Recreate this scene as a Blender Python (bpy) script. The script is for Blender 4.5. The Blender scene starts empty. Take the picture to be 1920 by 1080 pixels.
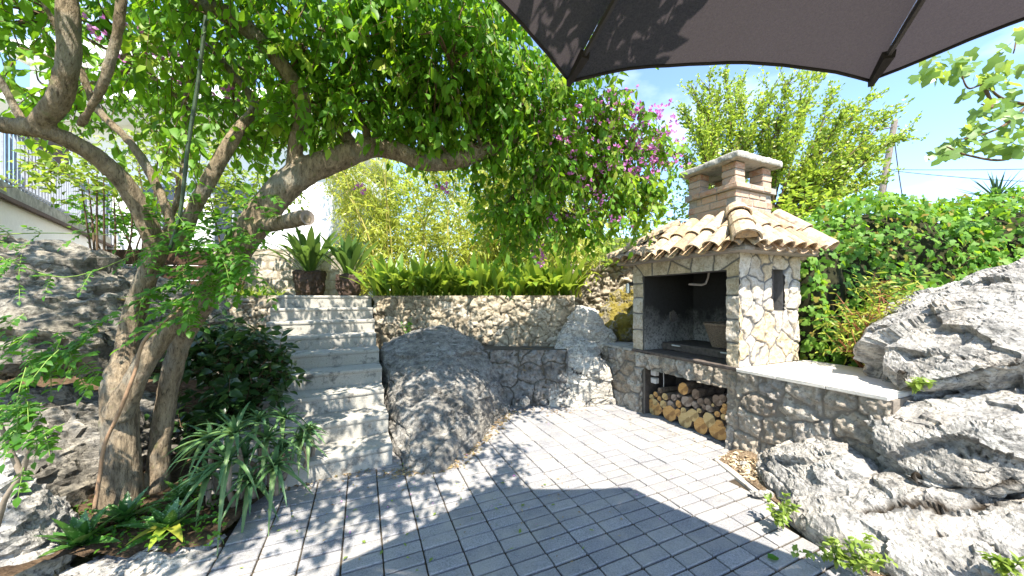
import bpy, bmesh, math, random
import numpy as np
from mathutils import Vector, Matrix

random.seed(7)
RNG = np.random.default_rng(7)
scene = bpy.context.scene
COL = scene.collection

# ------------------------------------------------------------------ measuring helpers
FPX, HZ, CAMH = 640.0, 560.0, 1.55          # focal length (px of the 1920 photo), horizon row, eye height


def P(px, py, Y):
    """point seen at photo pixel (px, py), Y metres in front of the camera"""
    return np.array(((px - 960) / FPX * Y, Y, CAMH - (py - HZ) / FPX * Y))


def G(px, py, z=0.0):
    """point of the level z seen at that pixel"""
    return P(px, py, (CAMH - z) * FPX / (py - HZ))


def A(*v):
    return np.array(v, dtype=float)


def nrm(v):
    v = np.asarray(v, float)
    return v / (np.linalg.norm(v, axis=-1, keepdims=True) + 1e-12)


# ------------------------------------------------------------------ vectorised noise
def _hash(x, y, z, s):
    h = (x * 374761393 + y * 668265263 + z * 1274126177 + s * 974634777) & 0xFFFFFFFF
    h = ((h ^ (h >> 13)) * 1274126177) & 0xFFFFFFFF
    h = ((h ^ (h >> 16)) * 2246822519) & 0xFFFFFFFF
    h = h ^ (h >> 15)
    return (h & 0xFFFFFF) / float(0xFFFFFF) * 2 - 1


def vnoise(p, s=0):
    p = np.asarray(p, float)
    i = np.floor(p).astype(np.int64)
    f = p - i
    u = f * f * f * (f * (f * 6 - 15) + 10)
    x, y, z = i[:, 0], i[:, 1], i[:, 2]
    r = 0
    for dx in (0, 1):
        wx = u[:, 0] if dx else 1 - u[:, 0]
        for dy in (0, 1):
            wy = u[:, 1] if dy else 1 - u[:, 1]
            for dz in (0, 1):
                wz = u[:, 2] if dz else 1 - u[:, 2]
                r = r + wx * wy * wz * _hash(x + dx, y + dy, z + dz, s)
    return r


def fbm(p, octv=4, s=0, gain=.5):
    a, r, p = 1.0, 0, np.asarray(p, float)
    for o in range(octv):
        r = r + a * vnoise(p, s + o)
        p = p * 2.03 + 11.7
        a *= gain
    return r


# ------------------------------------------------------------------ scene objects
ORIGIN = {}


def props(o, label=None, cat=None, group=None, kind=None):
    if label:
        o['label'] = label
    if cat:
        o['category'] = cat
    if group:
        o['group'] = group
    if kind:
        o['kind'] = kind
    return o


def thing(name, loc, label, cat, group=None):
    o = bpy.data.objects.new(name, None)
    o.empty_display_size = .1
    COL.objects.link(o)
    o.location = [float(c) for c in loc]
    ORIGIN[o.name] = np.array(loc, float)
    return props(o, label, cat, group)


def link(name, me, parent=None, base=None):
    """link a mesh given in world coordinates; its origin becomes the parent's (or base)"""
    o = bpy.data.objects.new(name, me)
    COL.objects.link(o)
    if parent is not None:
        org = ORIGIN[parent.name]
        o.parent = parent
    else:
        org = np.zeros(3) if base is None else np.array(base, float)
        o.location = org
    ORIGIN[o.name] = org
    if np.any(org):
        me.transform(Matrix.Translation(-Vector(org)))
    return o


def mesh_np(name, V, loops, starts, mats, smooth=False, matidx=None):
    me = bpy.data.meshes.new(name)
    V = np.ascontiguousarray(V, dtype=np.float32)
    me.vertices.add(len(V))
    me.vertices.foreach_set('co', V.ravel())
    loops = np.asarray(loops, dtype=np.int32)
    starts = np.asarray(starts, dtype=np.int32)
    me.loops.add(len(loops))
    me.loops.foreach_set('vertex_index', loops)
    me.polygons.add(len(starts))
    me.polygons.foreach_set('loop_start', starts)
    if matidx is not None:
        me.polygons.foreach_set('material_index', np.asarray(matidx, dtype=np.int32))
    me.update(calc_edges=True)
    me.validate()
    me.polygons.foreach_set('use_smooth', np.full(len(me.polygons), bool(smooth)))
    for m in (mats if isinstance(mats, (list, tuple)) else [mats]):
        me.materials.append(m)
    return me


def grid_faces(nx, ny, keep=None):
    """quad loops of an (ny, nx) vertex grid"""
    i = np.arange(nx - 1)[None, :] + np.arange(ny - 1)[:, None] * nx
    q = np.stack([i, i + 1, i + 1 + nx, i + nx], -1).reshape(-1, 4)
    if keep is not None:
        q = q[keep.reshape(-1)]
    return q


class MB:
    """collects shapes, links them as ONE mesh object"""

    def __init__(self):
        self.v, self.f, self.m, self.n, self.mi = [], [], [], 0, 0

    def add(self, V, F):
        V = np.asarray(V, float)
        self.v.append(V)
        for f in F:
            self.f.append([int(i) + self.n for i in f])
            self.m.append(self.mi)
        self.n += len(V)
        return self

    def box(self, c, ax, ay, az, jit=0.0, ch=0.0):
        """box by centre and half axes; ch chamfers the edges of its six faces"""
        c, ax, ay, az = map(lambda q: np.asarray(q, float), (c, ax, ay, az))
        if ch <= 0:
            V = [c + sx * ax + sy * ay + sz * az for sz in (-1, 1) for sy in (-1, 1) for sx in (-1, 1)]
            F = [(0, 2, 3, 1), (4, 5, 7, 6), (0, 1, 5, 4), (2, 6, 7, 3), (0, 4, 6, 2), (1, 3, 7, 5)]
        else:
            L = [np.linalg.norm(q) for q in (ax, ay, az)]
            k = [max(0, 1 - ch / l) for l in L]
            V, idx = [], {}
            for d in range(3):
                for s in (-1, 1):
                    for s1 in (-1, 1):
                        for s2 in (-1, 1):
                            w = [0, 0, 0]
                            o1, o2 = (d + 1) % 3, (d + 2) % 3
                            w[d] = s
                            w[o1] = s1 * k[o1]
                            w[o2] = s2 * k[o2]
                            sg = [0, 0, 0]
                            sg[d], sg[o1], sg[o2] = s, s1, s2
                            idx[(d, tuple(sg))] = len(V)
                            V.append(c + w[0] * ax + w[1] * ay + w[2] * az)
            F = []
            for d in range(3):
                o1, o2 = (d + 1) % 3, (d + 2) % 3
                for s in (-1, 1):
                    def key(s1, s2):
                        sg = [0, 0, 0]
                        sg[d], sg[o1], sg[o2] = s, s1, s2
                        return idx[(d, tuple(sg))]
                    q = [key(-1, -1), key(1, -1), key(1, 1), key(-1, 1)]
                    F.append(q if s > 0 else q[::-1])
            for d in range(3):
                o1, o2 = (d + 1) % 3, (d + 2) % 3
                for s1 in (-1, 1):
                    for s2 in (-1, 1):
                        def sgn(v):
                            sg = [0, 0, 0]
                            sg[d], sg[o1], sg[o2] = v, s1, s2
                            return tuple(sg)
                        q = [idx[(o1, sgn(-1))], idx[(o1, sgn(1))], idx[(o2, sgn(1))], idx[(o2, sgn(-1))]]
                        F.append(q if s1 * s2 < 0 else q[::-1])
            for sx in (-1, 1):
                for sy in (-1, 1):
                    for sz in (-1, 1):
                        t = [idx[(d, (sx, sy, sz))] for d in range(3)]
                        F.append(t if sx * sy * sz > 0 else t[::-1])
        V = np.array(V)
        if jit:
            V = V + RNG.uniform(-jit, jit, V.shape)
        return self.add(V, F)

    def tube(self, pts, rad, sides=8, cap=True, rough=0.0, closed=False, flat=1.0):
        pts = np.asarray(pts, float)
        n = len(pts)
        rad = np.full(n, rad, float) if np.isscalar(rad) else np.asarray(rad, float)
        if closed:
            tan = nrm(np.roll(pts, -1, 0) - np.roll(pts, 1, 0))
        else:
            tan = nrm(np.gradient(pts, axis=0))
        ref = A(0, 0, 1) if abs(tan[0][2]) < .9 else A(1, 0, 0)
        x = nrm(np.cross(ref, tan[0]))
        V = []
        for i in range(n):
            x = x - tan[i] * np.dot(x, tan[i])
            x = nrm(x)
            y = np.cross(tan[i], x)
            for k in range(sides):
                a = 2 * math.pi * k / sides
                r = rad[i] * (1 + (random.uniform(-rough, rough) if rough else 0))
                V.append(pts[i] + r * (math.cos(a) * x + flat * math.sin(a) * y))
        F = []
        for i in range(n if closed else n - 1):
            j = (i + 1) % n
            for k in range(sides):
                l = (k + 1) % sides
                F.append((i * sides + k, i * sides + l, j * sides + l, j * sides + k))
        if cap and not closed:
            F.append(tuple(range(sides))[::-1])
            F.append(tuple((n - 1) * sides + k for k in range(sides)))
        return self.add(V, F)

    def poly(self, V, F):
        return self.add(V, F)

    def prism(self, xy, z0, z1):
        n = len(xy)
        V = [(x, y, z0) for x, y in xy] + [(x, y, z1) for x, y in xy]
        F = [tuple(range(n))[::-1], tuple(range(n, 2 * n))]
        F += [(i, (i + 1) % n, n + (i + 1) % n, n + i) for i in range(n)]
        return self.add(V, F)

    def mesh(self, name, mats, smooth=False):
        V = np.concatenate(self.v)
        tot = np.array([len(f) for f in self.f])
        starts = np.concatenate([[0], np.cumsum(tot)[:-1]])
        loops = np.array([i for f in self.f for i in f])
        return mesh_np(name, V, loops, starts, mats, smooth, self.m)

    def build(self, name, mats, parent=None, base=None, smooth=False):
        return link(name, self.mesh(name, mats, smooth), parent, base)


def spline(pts, rad=None, per=6):
    """Catmull-Rom through the points (and radii)"""
    pts = [np.asarray(p, float) for p in pts]
    q = np.array(pts)
    if rad is not None:
        q = np.concatenate([q, np.asarray(rad, float)[:, None]], 1)
    q = np.concatenate([[2 * q[0] - q[1]], q, [2 * q[-1] - q[-2]]])
    out = []
    for i in range(1, len(q) - 2):
        for k in range(per):
            t = k / per
            p0, p1, p2, p3 = q[i - 1], q[i], q[i + 1], q[i + 2]
            out.append(.5 * (2 * p1 + (p2 - p0) * t + (2 * p0 - 5 * p1 + 4 * p2 - p3) * t * t + (3 * p1 - p0 - 3 * p2 + p3) * t ** 3))
    out.append(q[-2])
    out = np.array(out)
    return (out[:, :3], np.maximum(out[:, 3], .002)) if rad is not None else out


def remeshed(mb, voxel, smooth_it=4, fac=.5):
    """one continuous closed surface from overlapping shapes -> (V, faces mesh)"""
    me = mb.mesh('tmp', [])
    o = bpy.data.objects.new('tmp', me)
    COL.objects.link(o)
    r = o.modifiers.new('r', 'REMESH')
    r.mode = 'VOXEL'
    r.voxel_size = voxel
    if smooth_it:
        s = o.modifiers.new('s', 'SMOOTH')
        s.factor = fac
        s.iterations = smooth_it
    dg = bpy.context.evaluated_depsgraph_get()
    out = bpy.data.meshes.new_from_object(o.evaluated_get(dg))
    bpy.data.objects.remove(o)
    bpy.data.meshes.remove(me)
    return out


def verts_of(me):
    V = np.empty(len(me.vertices) * 3, np.float32)
    me.vertices.foreach_get('co', V)
    N = np.empty(len(me.vertices) * 3, np.float32)
    me.vertices.foreach_get('normal', N)
    return V.reshape(-1, 3).astype(float), N.reshape(-1, 3).astype(float)


def set_verts(me, V):
    me.vertices.foreach_set('co', np.ascontiguousarray(V, np.float32).ravel())
    me.update()


def finish(me, mat, smooth=True):
    me.materials.clear()
    for m in (mat if isinstance(mat, (list, tuple)) else [mat]):
        me.materials.append(m)
    if smooth:
        me.polygons.foreach_set('use_smooth', np.ones(len(me.polygons), dtype=bool))
    return me


def hull_mb(pts):
    bm = bmesh.new()
    for p in pts:
        bm.verts.new([float(c) for c in p])
    r = bmesh.ops.convex_hull(bm, input=bm.verts)
    for g in [g for g in r['geom_interior'] if isinstance(g, bmesh.types.BMVert)]:
        bm.verts.remove(g)
    bm.verts.index_update()
    mb = MB()
    mb.add([v.co[:] for v in bm.verts], [[v.index for v in f.verts] for f in bm.faces])
    bm.free()
    return mb


def facets(V, cell, tilt, step, seed):
    """broken planes: each cell of the rock gets its own tilt and set-back"""
    g = np.random.default_rng(seed)
    lo, hi = V.min(0), V.max(0)
    n = int(np.clip(np.prod((hi - lo) / cell + .5), 6, 160))
    S = g.uniform(lo, hi, (n, 3))
    R = g.normal(0, 1, (n, 4))
    Vw = V + .10 * cell * np.stack([fbm(V * 2.5 / cell * .4, 3, seed + k) for k in (1, 2, 3)], 1)
    out = np.empty(len(V))
    for a in range(0, len(V), 20000):
        v = Vw[a:a + 20000]
        d = (((v[:, None, :] - S[None]) * A(1, 1, 1.5)) ** 2).sum(-1)
        i = d.argmin(1)
        out[a:a + 20000] = tilt * ((v - S[i]) * R[i, :3]).sum(1) + step * np.clip(R[i, 3], -1.5, 1.5)
    return out


def rock(name, pts, mat, label, voxel=.03, big=.07, mid=.03, fine=.010, seed=0, sm=8, cat='rock', group=None,
         ridge=.05, extra=None, strat=A(.3, .2, 1.6), fac=1.0, cracks=(), rug=1.0):
    pts = np.array(pts, float)
    mb = hull_mb(pts)
    for e in (extra or []):
        h = hull_mb(e)
        mb.add(np.concatenate(h.v), h.f)
    me = remeshed(mb, voxel, sm)
    V, N = verts_of(me)
    soil = np.zeros(len(V))  # per-vertex weight of the shade painted into the colour along the cracks
    d = big * fbm(V * 1.7, 3, seed) + mid * fbm(V * 6 * (.6 + .4 * strat), 4, seed + 20)
    sz = float(np.ptp(V, axis=0).max())
    d = d * .75 + fac * (facets(V, sz * .34, .055, .010 * min(1, sz), seed) + facets(V, sz * .10, .07, .004 * min(1, sz), seed + 7))
    rg = 1 - np.abs(fbm(V * 2.2 * strat, 3, seed + 40))
    d = d - ridge * np.clip(rg - .86, 0, 1) / .14 * .8
    for line, w_, dep in cracks:                       # open joints and fissures, cut along 3-D lines
        q = spline([A(x, y, 0) for x, y in line], None, 10)
        hit = []
        for x, y, _ in q:                              # where the line of sight to that pixel meets the rock
            r_ = nrm(P(x, y, 1.0) - A(0, 0, CAMH))
            v = V - A(0, 0, CAMH)
            tt = v @ r_
            pd = np.linalg.norm(v - tt[:, None] * r_, axis=1)
            near = np.where((pd < voxel * 1.3) & (tt > .3))[0]
            hit.append(V[near[tt[near].argmin()]] if len(near) else V[pd.argmin()])
        q = np.array(hit)
        wob = V + .035 * np.stack([fbm(V * 5, 3, 77 + k) for k in range(3)], 1)
        dd = np.full(len(V), 9.0)
        for a in range(0, len(V), 20000):
            dd[a:a + 20000] = np.sqrt(((wob[a:a + 20000, None, :] - q[None]) ** 2).sum(-1)).min(1)
        d = d - dep * np.exp(-(dd / w_) ** 2)
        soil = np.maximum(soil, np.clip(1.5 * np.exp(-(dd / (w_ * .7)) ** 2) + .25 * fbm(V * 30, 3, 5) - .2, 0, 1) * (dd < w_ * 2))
    V = V + N * d[:, None]
    set_verts(me, V)
    V, N = verts_of(me)
    V = V + rug * N * (.006 * fbm(V * A(12, 12, 22), 4, seed + 90) - .010 * np.clip(1 - np.abs(fbm(V * A(5, 5, 9), 4, seed + 95)) * 9, 0, 1)
                 - .011 * np.clip(1 - np.abs(fbm(V * A(13, 13, 24), 3, seed + 97)) * 2.2, 0, 1) ** 2)[:, None]
    pits = np.clip(fbm(V * 26 * A(.8, .8, 1.3), 3, seed + 60), -1.2, .35) * .8
    V = V + N * (fine * pits)[:, None]
    set_verts(me, V)
    finish(me, mat, False)
    ca = me.color_attributes.new('CrackShade', 'FLOAT_COLOR', 'POINT')
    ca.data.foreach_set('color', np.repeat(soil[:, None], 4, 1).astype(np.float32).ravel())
    base = A(pts[:, 0].mean(), pts[:, 1].mean(), pts[:, 2].min())
    return props(link(name, me, None, base), label, cat, group)


# ------------------------------------------------------------------ materials
class NT:
    def __init__(self, name):
        self.m = bpy.data.materials.new(name)
        self.m.use_nodes = True
        self.t = self.m.node_tree
        self.t.nodes.clear()
        self.out = self.t.nodes.new('ShaderNodeOutputMaterial')
        self._co = None

    def N(self, typ, ins=None, **kw):
        n = self.t.nodes.new('ShaderNode' + typ)
        for k, v in kw.items():
            setattr(n, k, v)
        for k, v in (ins or {}).items():
            self.put(n.inputs[k], v)
        return n

    def put(self, sock, v):
        if isinstance(v, bpy.types.NodeSocket):
            self.t.links.new(v, sock)
        elif isinstance(v, bpy.types.Node):
            self.t.links.new(v.outputs[0], sock)
        elif isinstance(v, (tuple, list)) and len(v) == 3 and sock.type == 'RGBA':
            sock.default_value = (*v, 1)
        else:
            sock.default_value = v

    @property
    def co(self):
        if self._co is None:
            self._co = self.N('TexCoord').outputs['Object']
        return self._co

    def map(self, scale=(1, 1, 1), rot=(0, 0, 0), loc=(0, 0, 0), co=None):
        return self.N('Mapping', {'Vector': co or self.co, 'Scale': scale, 'Rotation': rot, 'Location': loc}).outputs[0]

    def noise(self, scale, detail=4, rough=.55, co=None, dist=0.0):
        return self.N('TexNoise', {'Vector': co or self.co, 'Scale': scale, 'Detail': detail, 'Roughness': rough, 'Distortion': dist}).outputs['Fac']

    def voro(self, scale, feature='F1', co=None):
        return self.N('TexVoronoi', {'Vector': co or self.co, 'Scale': scale}, feature=feature).outputs['Distance']

    def ramp(self, fac, stops, interp='LINEAR'):
        n = self.N('ValToRGB', {'Fac': fac})
        n.color_ramp.interpolation = interp
        e = n.color_ramp.elements
        while len(e) < len(stops):
            e.new(.5)
        for i, (p, c) in enumerate(stops):
            e[i].position = p
            e[i].color = (*c, 1) if not np.isscalar(c) else (c, c, c, 1)
        return n.outputs[0]

    def mix(self, fac, a, b, mode='MIX'):
        n = self.N('Mix', data_type='RGBA', blend_type=mode)
        self.put(n.inputs[0], fac)
        self.put(n.inputs[6], a)
        self.put(n.inputs[7], b)
        return n.outputs[2]

    def math(self, op, a, b=0.0, clamp=False):
        n = self.N('Math', operation=op, use_clamp=clamp)
        self.put(n.inputs[0], a)
        self.put(n.inputs[1], b)
        return n.outputs[0]

    def bump(self, h, strength=.5, dist=.02, normal=None):
        n = self.N('Bump', {'Height': h, 'Strength': strength, 'Distance': dist})
        if normal is not None:
            self.put(n.inputs['Normal'], normal)
        return n.outputs[0]

    def rand(self):
        return self.N('NewGeometry').outputs['Random Per Island']

    def attr(self, name):
        n = self.N('Attribute', attribute_name=name)
        return self.N('SeparateColor', {'Color': n.outputs['Color']})

    def bsdf(self, col, rough=.8, bump=None, spec=.3, metal=0.0):
        n = self.N('BsdfPrincipled', {'Base Color': col, 'Roughness': rough, 'Metallic': metal})
        self.put(n.inputs['Specular IOR Level'], spec)
        if bump is not None:
            self.put(n.inputs['Normal'], bump)
        return n.outputs[0]

    def done(self, sh):
        self.t.links.new(sh, self.out.inputs['Surface'])
        return self.m


def leaf_mat(name, cols, trans, tfac=.38, rough=.38, spec=.45):
    """cols: dark..light greens by leaf; trans: colour of light passing through"""
    t = NT(name)
    r = t.rand()
    n = len(cols)
    c = t.ramp(r, [(i / max(1, n - 1), c) for i, c in enumerate(cols)])
    c = t.mix(t.math('MULTIPLY', t.noise(30, 2), .35), c, tuple(x * 1.5 for x in cols[n // 2]))
    b = t.bsdf(c, rough, None, spec)
    tc = t.mix(r, tuple(x * .75 for x in trans), tuple(min(1, x * 1.2) for x in trans))
    tr = t.N('BsdfTranslucent', {'Color': tc})
    m = t.N('MixShader', {0: tfac, 1: b, 2: tr.outputs[0]})
    return t.done(m.outputs[0])


def rock_mat(name, light, dark, warm, dk=.5, pit=.6, lich=(.45, .33, .06), lichamt=.62):
    t = NT(name)
    n1 = t.noise(2.2, 6, .62)
    n2 = t.noise(9, 7, .68)
    n3 = t.noise(45, 5, .7)
    c = t.mix(t.ramp(n1, [(.38, 0), (.62, 1)]), light, warm)
    c = t.mix(t.ramp(n2, [(dk - .1, 1), (dk + .13, 0)]), c, dark)
    patch = t.ramp(t.noise(3.4, 4, .6, co=t.map(loc=(9, 2, 4))), [(.40, .45), (.60, 1)])
    c = t.mix(t.math('MULTIPLY', t.ramp(n3, [(.36, 1), (.5, 0)]), patch), c, tuple(x * pit for x in dark))
    streak = t.noise(7, 6, .7, co=t.map((.6, .6, 3.0), (.35, -.5, .4)), dist=.6)
    c = t.mix(t.ramp(streak, [(.52, 0), (.66, .75)]), c, tuple(x * 1.25 for x in dark))
    c = t.mix(t.ramp(streak, [(.30, .8), (.42, 0)]), c, tuple(min(.66, x * 1.25) for x in light))
    crk = t.ramp(t.voro(1.9, 'DISTANCE_TO_EDGE', co=t.N('Mix', {0: .22, 4: t.map((1, 1, 1.6), (.3, .2, .5)), 5: t.N('TexNoise', {'Vector': t.co, 'Scale': 4.0, 'Detail': 4.0}).outputs['Color']}, data_type='VECTOR').outputs[1]), [(.0, 1), (.012, 0)])
    crk = t.math('MULTIPLY', crk, t.ramp(t.noise(2.3, 3), [(.54, 0), (.60, .9)]))
    c = t.mix(crk, c, tuple(x * .35 for x in dark))
    lm = t.ramp(t.noise(5.5, 5, .7, co=t.map(loc=(5, 3, 1))), [(lichamt, 0), (lichamt + .06, 1)])
    c = t.mix(lm, c, lich)
    c = t.mix(t.attr('CrackShade').outputs[0], c, (.030, .022, .014))      # shadow of the open joints, painted in as dark brown
    h = t.math('ADD', t.math('MULTIPLY', n3, .5), t.math('ADD', n2, t.math('MULTIPLY', t.noise(160, 3, .7), .16)))
    h = t.math('SUBTRACT', h, t.math('MULTIPLY', crk, .8))
    return t.done(t.bsdf(c, .92, t.bump(h, .9, .034), .2))


def stone_mat(name, cols, mortar, dirt=(.10, .09, .075), dirtamt=.5, fine=40, moss=None):
    """stone facing: attribute Col = (stone id, 1 on stone / 0 on mortar, second id)"""
    t = NT(name)
    a = t.attr('Col')
    n = len(cols)
    c = t.ramp(a.outputs[0], [(i / max(1, n - 1), q) for i, q in enumerate(cols)])
    n2 = t.noise(14, 6, .68)
    n3 = t.noise(fine, 5, .7)
    c = t.mix(t.ramp(n2, [(.35, .8), (.6, 0)]), c, tuple(x * .62 for x in cols[0]))
    c = t.mix(t.ramp(t.noise(5, 5, .7), [(dirtamt, 0), (dirtamt + .16, .85)]), c, dirt)
    c = t.mix(t.ramp(n3, [(.34, .8), (.46, 0)]), c, dirt)
    mc = t.mix(n2, mortar, tuple(x * .65 for x in mortar))
    c = t.mix(a.outputs[1], mc, c)
    if moss:
        c = t.mix(t.ramp(t.noise(3.2, 5, .65, co=t.map(loc=(2, 7, 4))), [(moss[0], 0), (moss[0] + .08, 1)]), c, moss[1])
    h = t.math('ADD', t.math('MULTIPLY', n3, .6), n2)
    return t.done(t.bsdf(c, .9, t.bump(h, .8, .02), .2))


M = {}


def simple(name, col, rough=.6, spec=.4, metal=0.0, var=.25, sc=20, bump=.2, bsc=60):
    t = NT(name)
    c = t.mix(t.ramp(t.noise(sc, 5, .6), [(.35, 0), (.65, 1)]), col, tuple(x * (1 - var) for x in col))
    M[name] = t.done(t.bsdf(c, rough, t.bump(t.noise(bsc, 4, .6), bump, .01), spec, metal))
    return M[name]


M['rock_pale'] = rock_mat('rock_pale', (.50, .485, .455), (.17, .165, .155), (.44, .40, .345), .45, .45, lichamt=.69)
M['rock_white'] = rock_mat('rock_white', (.56, .54, .49), (.21, .20, .18), (.50, .455, .38), .42, .6, lichamt=.72)
M['rock_dark'] = rock_mat('rock_dark', (.34, .325, .30), (.105, .10, .092), (.26, .24, .205), .475, .6, lich=(.32, .31, .29), lichamt=.60)
M['rock_left'] = rock_mat('rock_left', (.38, .355, .31), (.10, .092, .078), (.26, .23, .18), .475, .5, lich=(.20, .15, .05), lichamt=.66)
M['rock_moss'] = rock_mat('rock_moss', (.36, .33, .25), (.13, .12, .09), (.25, .21, .12), .5, .6, lich=(.18, .145, .03), lichamt=.45)

M['rubble'] = stone_mat('rubble', [(.27, .23, .185), (.42, .37, .30), (.34, .28, .21), (.48, .44, .38), (.30, .28, .26)], (.24, .21, .175), dirtamt=.57)
M['rubble_old'] = stone_mat('rubble_old', [(.36, .31, .23), (.47, .41, .31), (.33, .27, .19), (.55, .50, .42)], (.20, .165, .115), (.12, .10, .065), .56, moss=(.66, (.22, .16, .04)))
M['rubble_dark'] = stone_mat('rubble_dark', [(.18, .175, .168), (.30, .29, .275), (.22, .21, .195)], (.095, .086, .068), (.05, .045, .04), .5, moss=(.62, (.20, .12, .03)))
M['flag'] = stone_mat('flag', [(.52, .42, .28), (.61, .56, .48), (.50, .46, .41), (.63, .59, .53), (.55, .43, .27), (.60, .53, .42)], (.165, .16, .155), (.22, .16, .095), .60, 60)
M['blockwall'] = stone_mat('blockwall', [(.46, .41, .33), (.53, .48, .40), (.42, .37, .30)], (.33, .28, .21), (.25, .2, .14), .66)


def concrete_mat(name, col, stain, amt=.5, sc=7):
    t = NT(name)
    n2 = t.noise(sc, 7, .7)
    n3 = t.noise(60, 5, .7)
    c = t.mix(t.noise(2.5, 4), col, tuple(x * .78 for x in col))
    c = t.mix(t.ramp(n2, [(amt, 0), (amt + .12, .9)]), c, stain)
    c = t.mix(t.ramp(n3, [(.32, .7), (.43, 0)]), c, stain)
    h = t.math('ADD', n2, t.math('MULTIPLY', n3, .5))
    M[name] = t.done(t.bsdf(c, .88, t.bump(h, .5, .012), .2))


concrete_mat('step', (.40, .38, .335), (.10, .096, .088), .54)
concrete_mat('cap', (.42, .40, .36), (.16, .15, .13), .52, 10)
concrete_mat('counter', (.66, .62, .56), (.42, .37, .30), .66, 12)
concrete_mat('kerbstone', (.52, .47, .40), (.25, .21, .16), .55, 12)
simple('plaster', (.80, .80, .80), .8, .2, var=.06, bump=.1)
simple('slab_edge', (.36, .36, .30), .85, .2, var=.5, sc=9)
simple('rail', (.30, .32, .36), .45, .5)
simple('glass_dark', (.03, .035, .045), .12, .6)
simple('frame_dark', (.05, .04, .035), .5, .4)
simple('timber', (.075, .04, .022), .7, .3, var=.5, sc=16)
simple('metal', (.55, .56, .58), .32, .5, 1.0)
simple('iron', (.11, .08, .065), .6, .4, .3)
simple('hook', (.42, .36, .33), .5, .4)
simple('black', (.018, .018, .02), .45, .4)
simple('box_white', (.62, .60, .58), .5, .4, var=.08)
simple('wicker', (.27, .20, .145), .7, .3, var=.4, sc=60)
simple('pole', (.26, .22, .19), .85, .2, var=.4, sc=12)
simple('cable', (.05, .05, .055), .6, .3)
simple('cane', (.045, .075, .04), .5, .4, var=.4)
simple('vine_stem', (.33, .21, .13), .8, .2, var=.3)
simple('vine_green', (.20, .30, .06), .6, .3, var=.2)
simple('redstem', (.30, .12, .05), .6, .3)
simple('twig', (.13, .085, .05), .85, .2)
simple('twig_pale', (.27, .22, .17), .85, .2)
simple('potbark', (.085, .055, .042), .75, .3, var=.55, sc=18, bump=1.0, bsc=26)
simple('moss', (.22, .17, .02), .95, .1, var=.45, sc=40, bump=1.0, bsc=120)

# paving: concrete pavers, colour by paver, gritty face
M['leaf_tree2'] = None
t = NT('paver')
r = t.rand()
c = t.mix(r, (.225, .222, .230), (.305, .300, .305))
g = t.math('ADD', t.math('MULTIPLY', t.noise(320, 3, .8), .45), t.math('MULTIPLY', t.noise(105, 4, .75), .55))
c = t.mix(t.ramp(g, [(.40, .85), (.52, 0)]), c, (.105, .105, .112))
c = t.mix(t.ramp(g, [(.55, 0), (.64, .7)]), c, (.44, .44, .44))
c = t.mix(t.ramp(t.noise(3.5, 5, .65), [(.42, 0), (.66, .6)]), c, (.35, .325, .285))
M['paver'] = t.done(t.bsdf(c, .85, t.bump(t.math('ADD', g, t.noise(90, 4, .7)), .55, .006), .25))
t = NT('joint')
M['joint'] = t.done(t.bsdf(t.mix(t.noise(30, 5), (.030, .026, .022), (.085, .065, .042)), .95, None, .1))

t = NT('soil')
n = t.noise(18, 6, .7)
c = t.mix(t.ramp(n, [(.35, 0), (.65, 1)]), (.17, .115, .07), (.36, .27, .18))
c = t.mix(t.ramp(t.voro(60), [(.0, .8), (.35, 0)]), c, (.48, .39, .27))
M['soil'] = t.done(t.bsdf(c, .95, t.bump(t.math('ADD', n, t.noise(70, 4, .7)), 1.0, .04), .1))
t = NT('soil_dark')
n = t.noise(18, 6, .7)
c = t.mix(t.ramp(n, [(.35, 0), (.65, 1)]), (.045, .03, .02), (.15, .10, .06))
M['soil_dark'] = t.done(t.bsdf(c, .95, t.bump(n, 1.0, .04), .1))
t = NT('meadow')
n = t.noise(3, 6, .7)
c = t.mix(t.ramp(n, [(.35, 0), (.65, 1)]), (.10, .12, .03), (.24, .21, .10))
M['meadow'] = t.done(t.bsdf(c, .95, t.bump(t.noise(40, 4), 1.0, .05), .1))

t = NT('hill_scrub')
n = t.noise(2.2, 7, .72)
c = t.mix(t.ramp(n, [(.38, 0), (.62, 1)]), (.035, .06, .014), (.13, .14, .04))
M['hill'] = t.done(t.bsdf(c, .95, t.bump(t.noise(14, 5, .7), 1.0, .12), .1))
# bark
t = NT('bark')
co = t.map((1, 1, .28))
n = t.noise(26, 7, .72, co=co)
n2 = t.noise(3.5, 5, .6)
c = t.mix(t.ramp(n, [(.30, 0), (.66, 1)]), (.085, .063, .042), (.35, .275, .185))
c = t.mix(t.ramp(n2, [(.50, 0), (.66, .75)]), c, (.25, .24, .20))
c = t.mix(t.ramp(t.noise(9, 4, .6), [(.62, 0), (.70, .6)]), c, (.15, .16, .07))
c = t.mix(t.ramp(t.noise(70, 5, .75, co=co), [(.36, .8), (.47, 0)]), c, (.055, .04, .028))
h = t.math('ADD', n, t.math('MULTIPLY', t.noise(75, 4, .7, co=co), .5))
M['bark'] = t.done(t.bsdf(c, .9, t.bump(h, 1.0, .03), .2))
t = NT('cutwood_grey')
M['cutgrey'] = t.done(t.bsdf(t.mix(t.noise(9, 3), (.30, .26, .22), (.10, .07, .055)), .85))

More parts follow.
